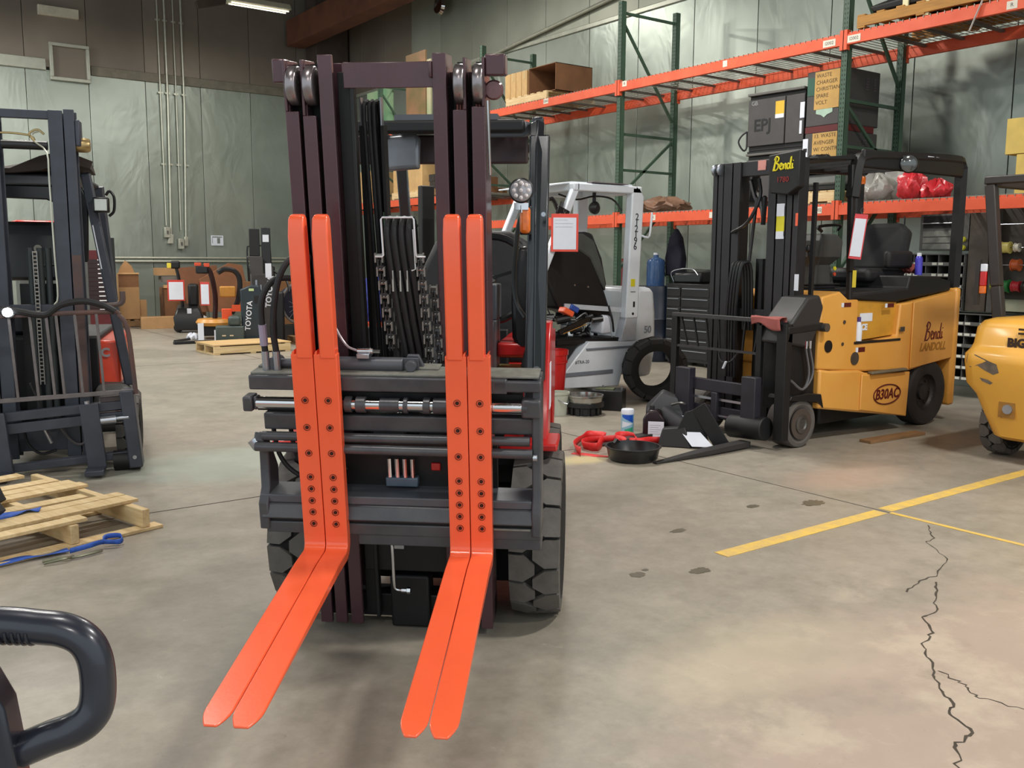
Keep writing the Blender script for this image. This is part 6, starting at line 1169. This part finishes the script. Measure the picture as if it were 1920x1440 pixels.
ca = radians(225); MB().grid(arc(.0558, ca - .9, ca + 1.0, lambda q: .155 - .05 * q, lambda q: .175)).build('blue_panel', mat('royal_blue', (30, 86, 190), .35), t); MB().grid(arc(.0558, ca - .4, ca + 1.0, lambda q: .02, lambda q: .05 + .02 * q)).build('green_panel', mat('fresh_green', (60, 170, 130), .35), t); MB().grid(arc(.0558, ca - .9, ca + 1.0, lambda q: .06 + .04 * q, lambda q: .12 - .02 * q)).build('white_panel', paper, t)
t = thing('fluid_jug', 'dark jug with a white printed label beside the wipes canister', 'jug', (5.47, 5.5, .0), -48); MB().loft([[(-.09, -.06, 0), (.09, -.06, 0), (.09, .06, 0), (-.09, .06, 0)], [(-.09, -.06, .17), (.09, -.06, .17), (.09, .06, .17), (-.09, .06, .17)], [(-.06, -.05, .22), (.04, -.05, .24), (.04, .05, .24), (-.06, .05, .22)], [(-.03, -.03, .25), (.0, -.03, .25), (.0, .03, .25), (-.03, .03, .25)]]).build('jug_body', mat('maroon_black', (34, 18, 24), .3), t, bevel=.01); MB().cyl((-.02, 0, .24), (-.02, 0, .28), .022, 12).build('cap', blackr, t); MB().tube([(.0, 0, .24), (.05, 0, .25), (.08, 0, .18)], .01, 6, 3).build('handle', blackr, t)
lb_ = MB().bx(-.045, .085, -.0625, -.0605, .015, .155).build('label', paper, t); mb = MB()
for k in range(5): mb.bx(-.03, .06 - .02 * (k % 2), -.0635, -.0626, .05 + k * .018, .054 + k * .018)
mb.build('print_lines', mat('faint_print', (178, 182, 196)), lb_, kind='stuff')
rs = mat('red_webbing', (214, 40, 40), .5, 0, .15, 40)
o = ribbon('red_strap', [(4.5, 5.3, .003), (4.62, 5.5, .004), (4.8, 5.68, .004), (4.98, 5.78, .004), (5.05, 5.66, .004), (4.9, 5.5, .004), (4.72, 5.36, .004), (4.7, 5.5, .004), (4.86, 5.6, .004), (5.05, 5.5, .004), (5.0, 5.36, .004), (4.88, 5.3, .004), (5.0, 5.44, .004), (5.18, 5.6, .004), (5.26, 5.5, .004), (5.12, 5.34, .004)], .07, rs, 'tangled red webbing strap on the floor behind the drain pan', 'strap')
ribbon('strap_end', [(5.08, 5.38, .003), (5.16, 5.32, .004), (5.28, 5.33, .004), (5.38, 5.26, .003), (5.42, 5.34, .003)], .065, rs, None, None, True, o)
ribbon('strap_loop', [(4.52, 5.42, .003), (4.6, 5.25, .003), (4.72, 5.12, .003), (4.66, 5.1, .003)], .05, rs, None, None, False, o)
t = thing('drain_pan', 'round black oil drain pan on the floor right of the forklift', 'pan', (4.76, 5.0, 0)); MB().lathe([(.001, 0), (.17, 0), (.185, .02), (.2, .095), (.212, .1), (.212, .106), (.195, .106), (.178, .03), (.16, .012), (.001, .012)], (0, 0, 0), 'z', 40).build('pan_body', black, t); MB().prism([(-.03, .1), (.03, .1), (.0, .13)], 'y', .17, .2).build('spout', black, t)
pc = mat('grey_black_plastic', (46, 46, 50), .5, 0, .2)
t = thing('plastic_cover', 'scuffed black plastic cowl tipped over with a small white label', 'cover', (5.78, 5.62, 0), -40)
MB().loft([[(-.2, -.12, .02), (.18, -.12, .02), (.18, .1, .0), (-.2, .1, .0)], [(-.22, -.1, .2), (.2, -.08, .18), (.2, .08, .2), (-.2, .08, .24)], [(-.08, -.04, .36), (.12, -.02, .3), (.12, .06, .3), (-.06, .06, .38)]]).build('cover_shell', pc, t, bevel=.02); MB().bx(.05, .14, -.125, -.12, .1, .17).build('label', paper, t); MB().tube([(.0, -.1, .26), (.08, -.12, .28), (.16, -.08, .24)], .012, 6, 3).build('cover_lug', steel, t)
t = thing('plastic_cover', 'rounded dark plastic duct piece lying beside the dark jug', 'cover', (5.6, 5.36, 0), -30); MB().cyl((-.1, .12, .2), (.08, -.06, .08), .08, 16, r2=.075).build('duct', pc, t); MB().lathe([(.05, 0), (.082, 0), (.085, .012), (.05, .014)], (.1, -.09, .04), 'z', 20).build('flange', mat('flange_grey', (92, 92, 88), .6), t)
t = thing('access_panel', 'black L shaped panel propped up on the floor with a white paper label', 'panel piece', (5.52, 5.06, 0), -42); MB().prism([(-.22, 0), (.1, 0), (.02, .32), (-.1, .28)], 'y', -.02, .0).build('panel_sheet', void, t, bevel=.004); MB().bar((.0, -.02, .33), (.2, -.06, .01), .015, .12).build('panel_flange', black, t, bevel=.003); MB().loft([[(-.13, -.03, .12), (.02, -.035, .12), (.02, -.03, .122), (-.13, -.025, .122)], [(-.05, -.11, .02), (.12, -.115, .02), (.12, -.11, .022), (-.05, -.105, .022)]]).build('label', paper, t)
MB().loft([[(-.32, -.05, 0), (-.05, -.1, 0), (.0, .1, 0), (-.28, .12, 0)], [(-.28, .0, .14), (-.1, -.02, .16), (-.06, .08, .16), (-.26, .1, .14)]]).build('folded_back', void, t, bevel=.01)
o = MB().bc((7.15, 4.35, .0125), (.75, .11, .025), -3).build('wood_board', wood2, bevel=.003); tag(o, 'flat wooden board on the floor in front of the oval badged truck', 'board')
# floor stains as thin spills
for k, (x_, y_, rx_, ry_, lab) in enumerate([(3.0, 3.1, .045, .035, ''), (3.08, 3.13, .02, .015, ''), (4.81, 3.44, .09, .06, ''), (3.69, 3.5, .06, .03, ''), (3.29, 2.97, .06, .04, ''), (4.44, 3.6, .05, .03, '')]):
    P = [(x_ + rx_ * f_ * cos(a), y_ + ry_ * f_ * sin(a), .0014) for a, f_ in [(i * pi / 14, random.uniform(.75, 1.1)) for i in range(28)]]
    o = MB().add(P, [tuple(range(28))]).build('oil_spot', mat('oil_stain', (104, 98, 84), .35), fl)
# ================================================ FOREGROUND TILLER
t = thing('pallet_jack', 'dark loop handle of a pallet jack in the near left corner', 'pallet jack', (0, 0, 0))
tm = mat('gunmetal_grip', (44, 46, 56), .3, .2, .1, coat=.3)
MB().tube([(.02, 1.17, 1.107), (.116, 1.097, 1.106), (.15, 1.071, 1.103), (.172, 1.054, 1.1), (.188, 1.041, 1.09), (.196, 1.034, 1.072), (.198, 1.031, 1.045), (.195, 1.029, 1.02), (.187, 1.03, 1.005), (.172, 1.037, .994), (.15, 1.05, .985), (.112, 1.075, .966), (.08, 1.095, .955)], .0185, 16, 6).build('loop_handle', tm, t)
for k in range(17):
    c_ = Vector((.05, 1.147, 1.1055)).lerp(Vector((.146, 1.0745, 1.1035)), k / 16); w_ = Vector((-.6, -.8, 0))
    MB().tube([c_ + (w_ * cos(radians(a)) + Vector((0, 0, 1)) * sin(radians(a))) * .0186 for a in (-170, -140, -110, -80, -50, -20, 0)], .0021, 6, 2).build('grip_ridge', tm, t)
MB().loft([[(.03, 1.1, z), (.03 + w_, 1.1 - w_ * .72, z), (.05 + w_, 1.14 - w_ * .72, z), (.05, 1.14, z)] for z, w_ in ((.9, .085), (.96, .085), (1.03, .078), (1.06, .066), (1.075, .05))]).build('control_head', tm, t, bevel=.006)
MB().prism([(.085, .965), (.13, .975), (.1, 1.0), (.085, 1.01)], 'y', 1.06, 1.075).build('gusset', greyp, t)
MB().bar((.05, 1.13, .95), (-.55, 1.5, .22), .05, .05).build('drawbar', tm, t, bevel=.01); MB().cyl((-.6, 1.45, .09), (-.52, 1.56, .09), .09, 20).build('steer_wheel', blackr, t); MB().bc((-.6, 1.55, .2), (.3, .4, .16), 35).build('pump_body', orange, t, bevel=.03)
for sg in (-1, 1): MB().bar((-.75 + sg * .15, 1.7 + sg * .2, .06), (-1.6 + sg * .15, 2.3 + sg * .2, .06), .15, .05).build('fork_arm', orange, t); MB().cyl((-1.5 + sg * .15, 2.2 + sg * .2, .035), (-1.45 + sg * .15, 2.26 + sg * .2, .035), .035, 12).build('load_roller', blackr, t)
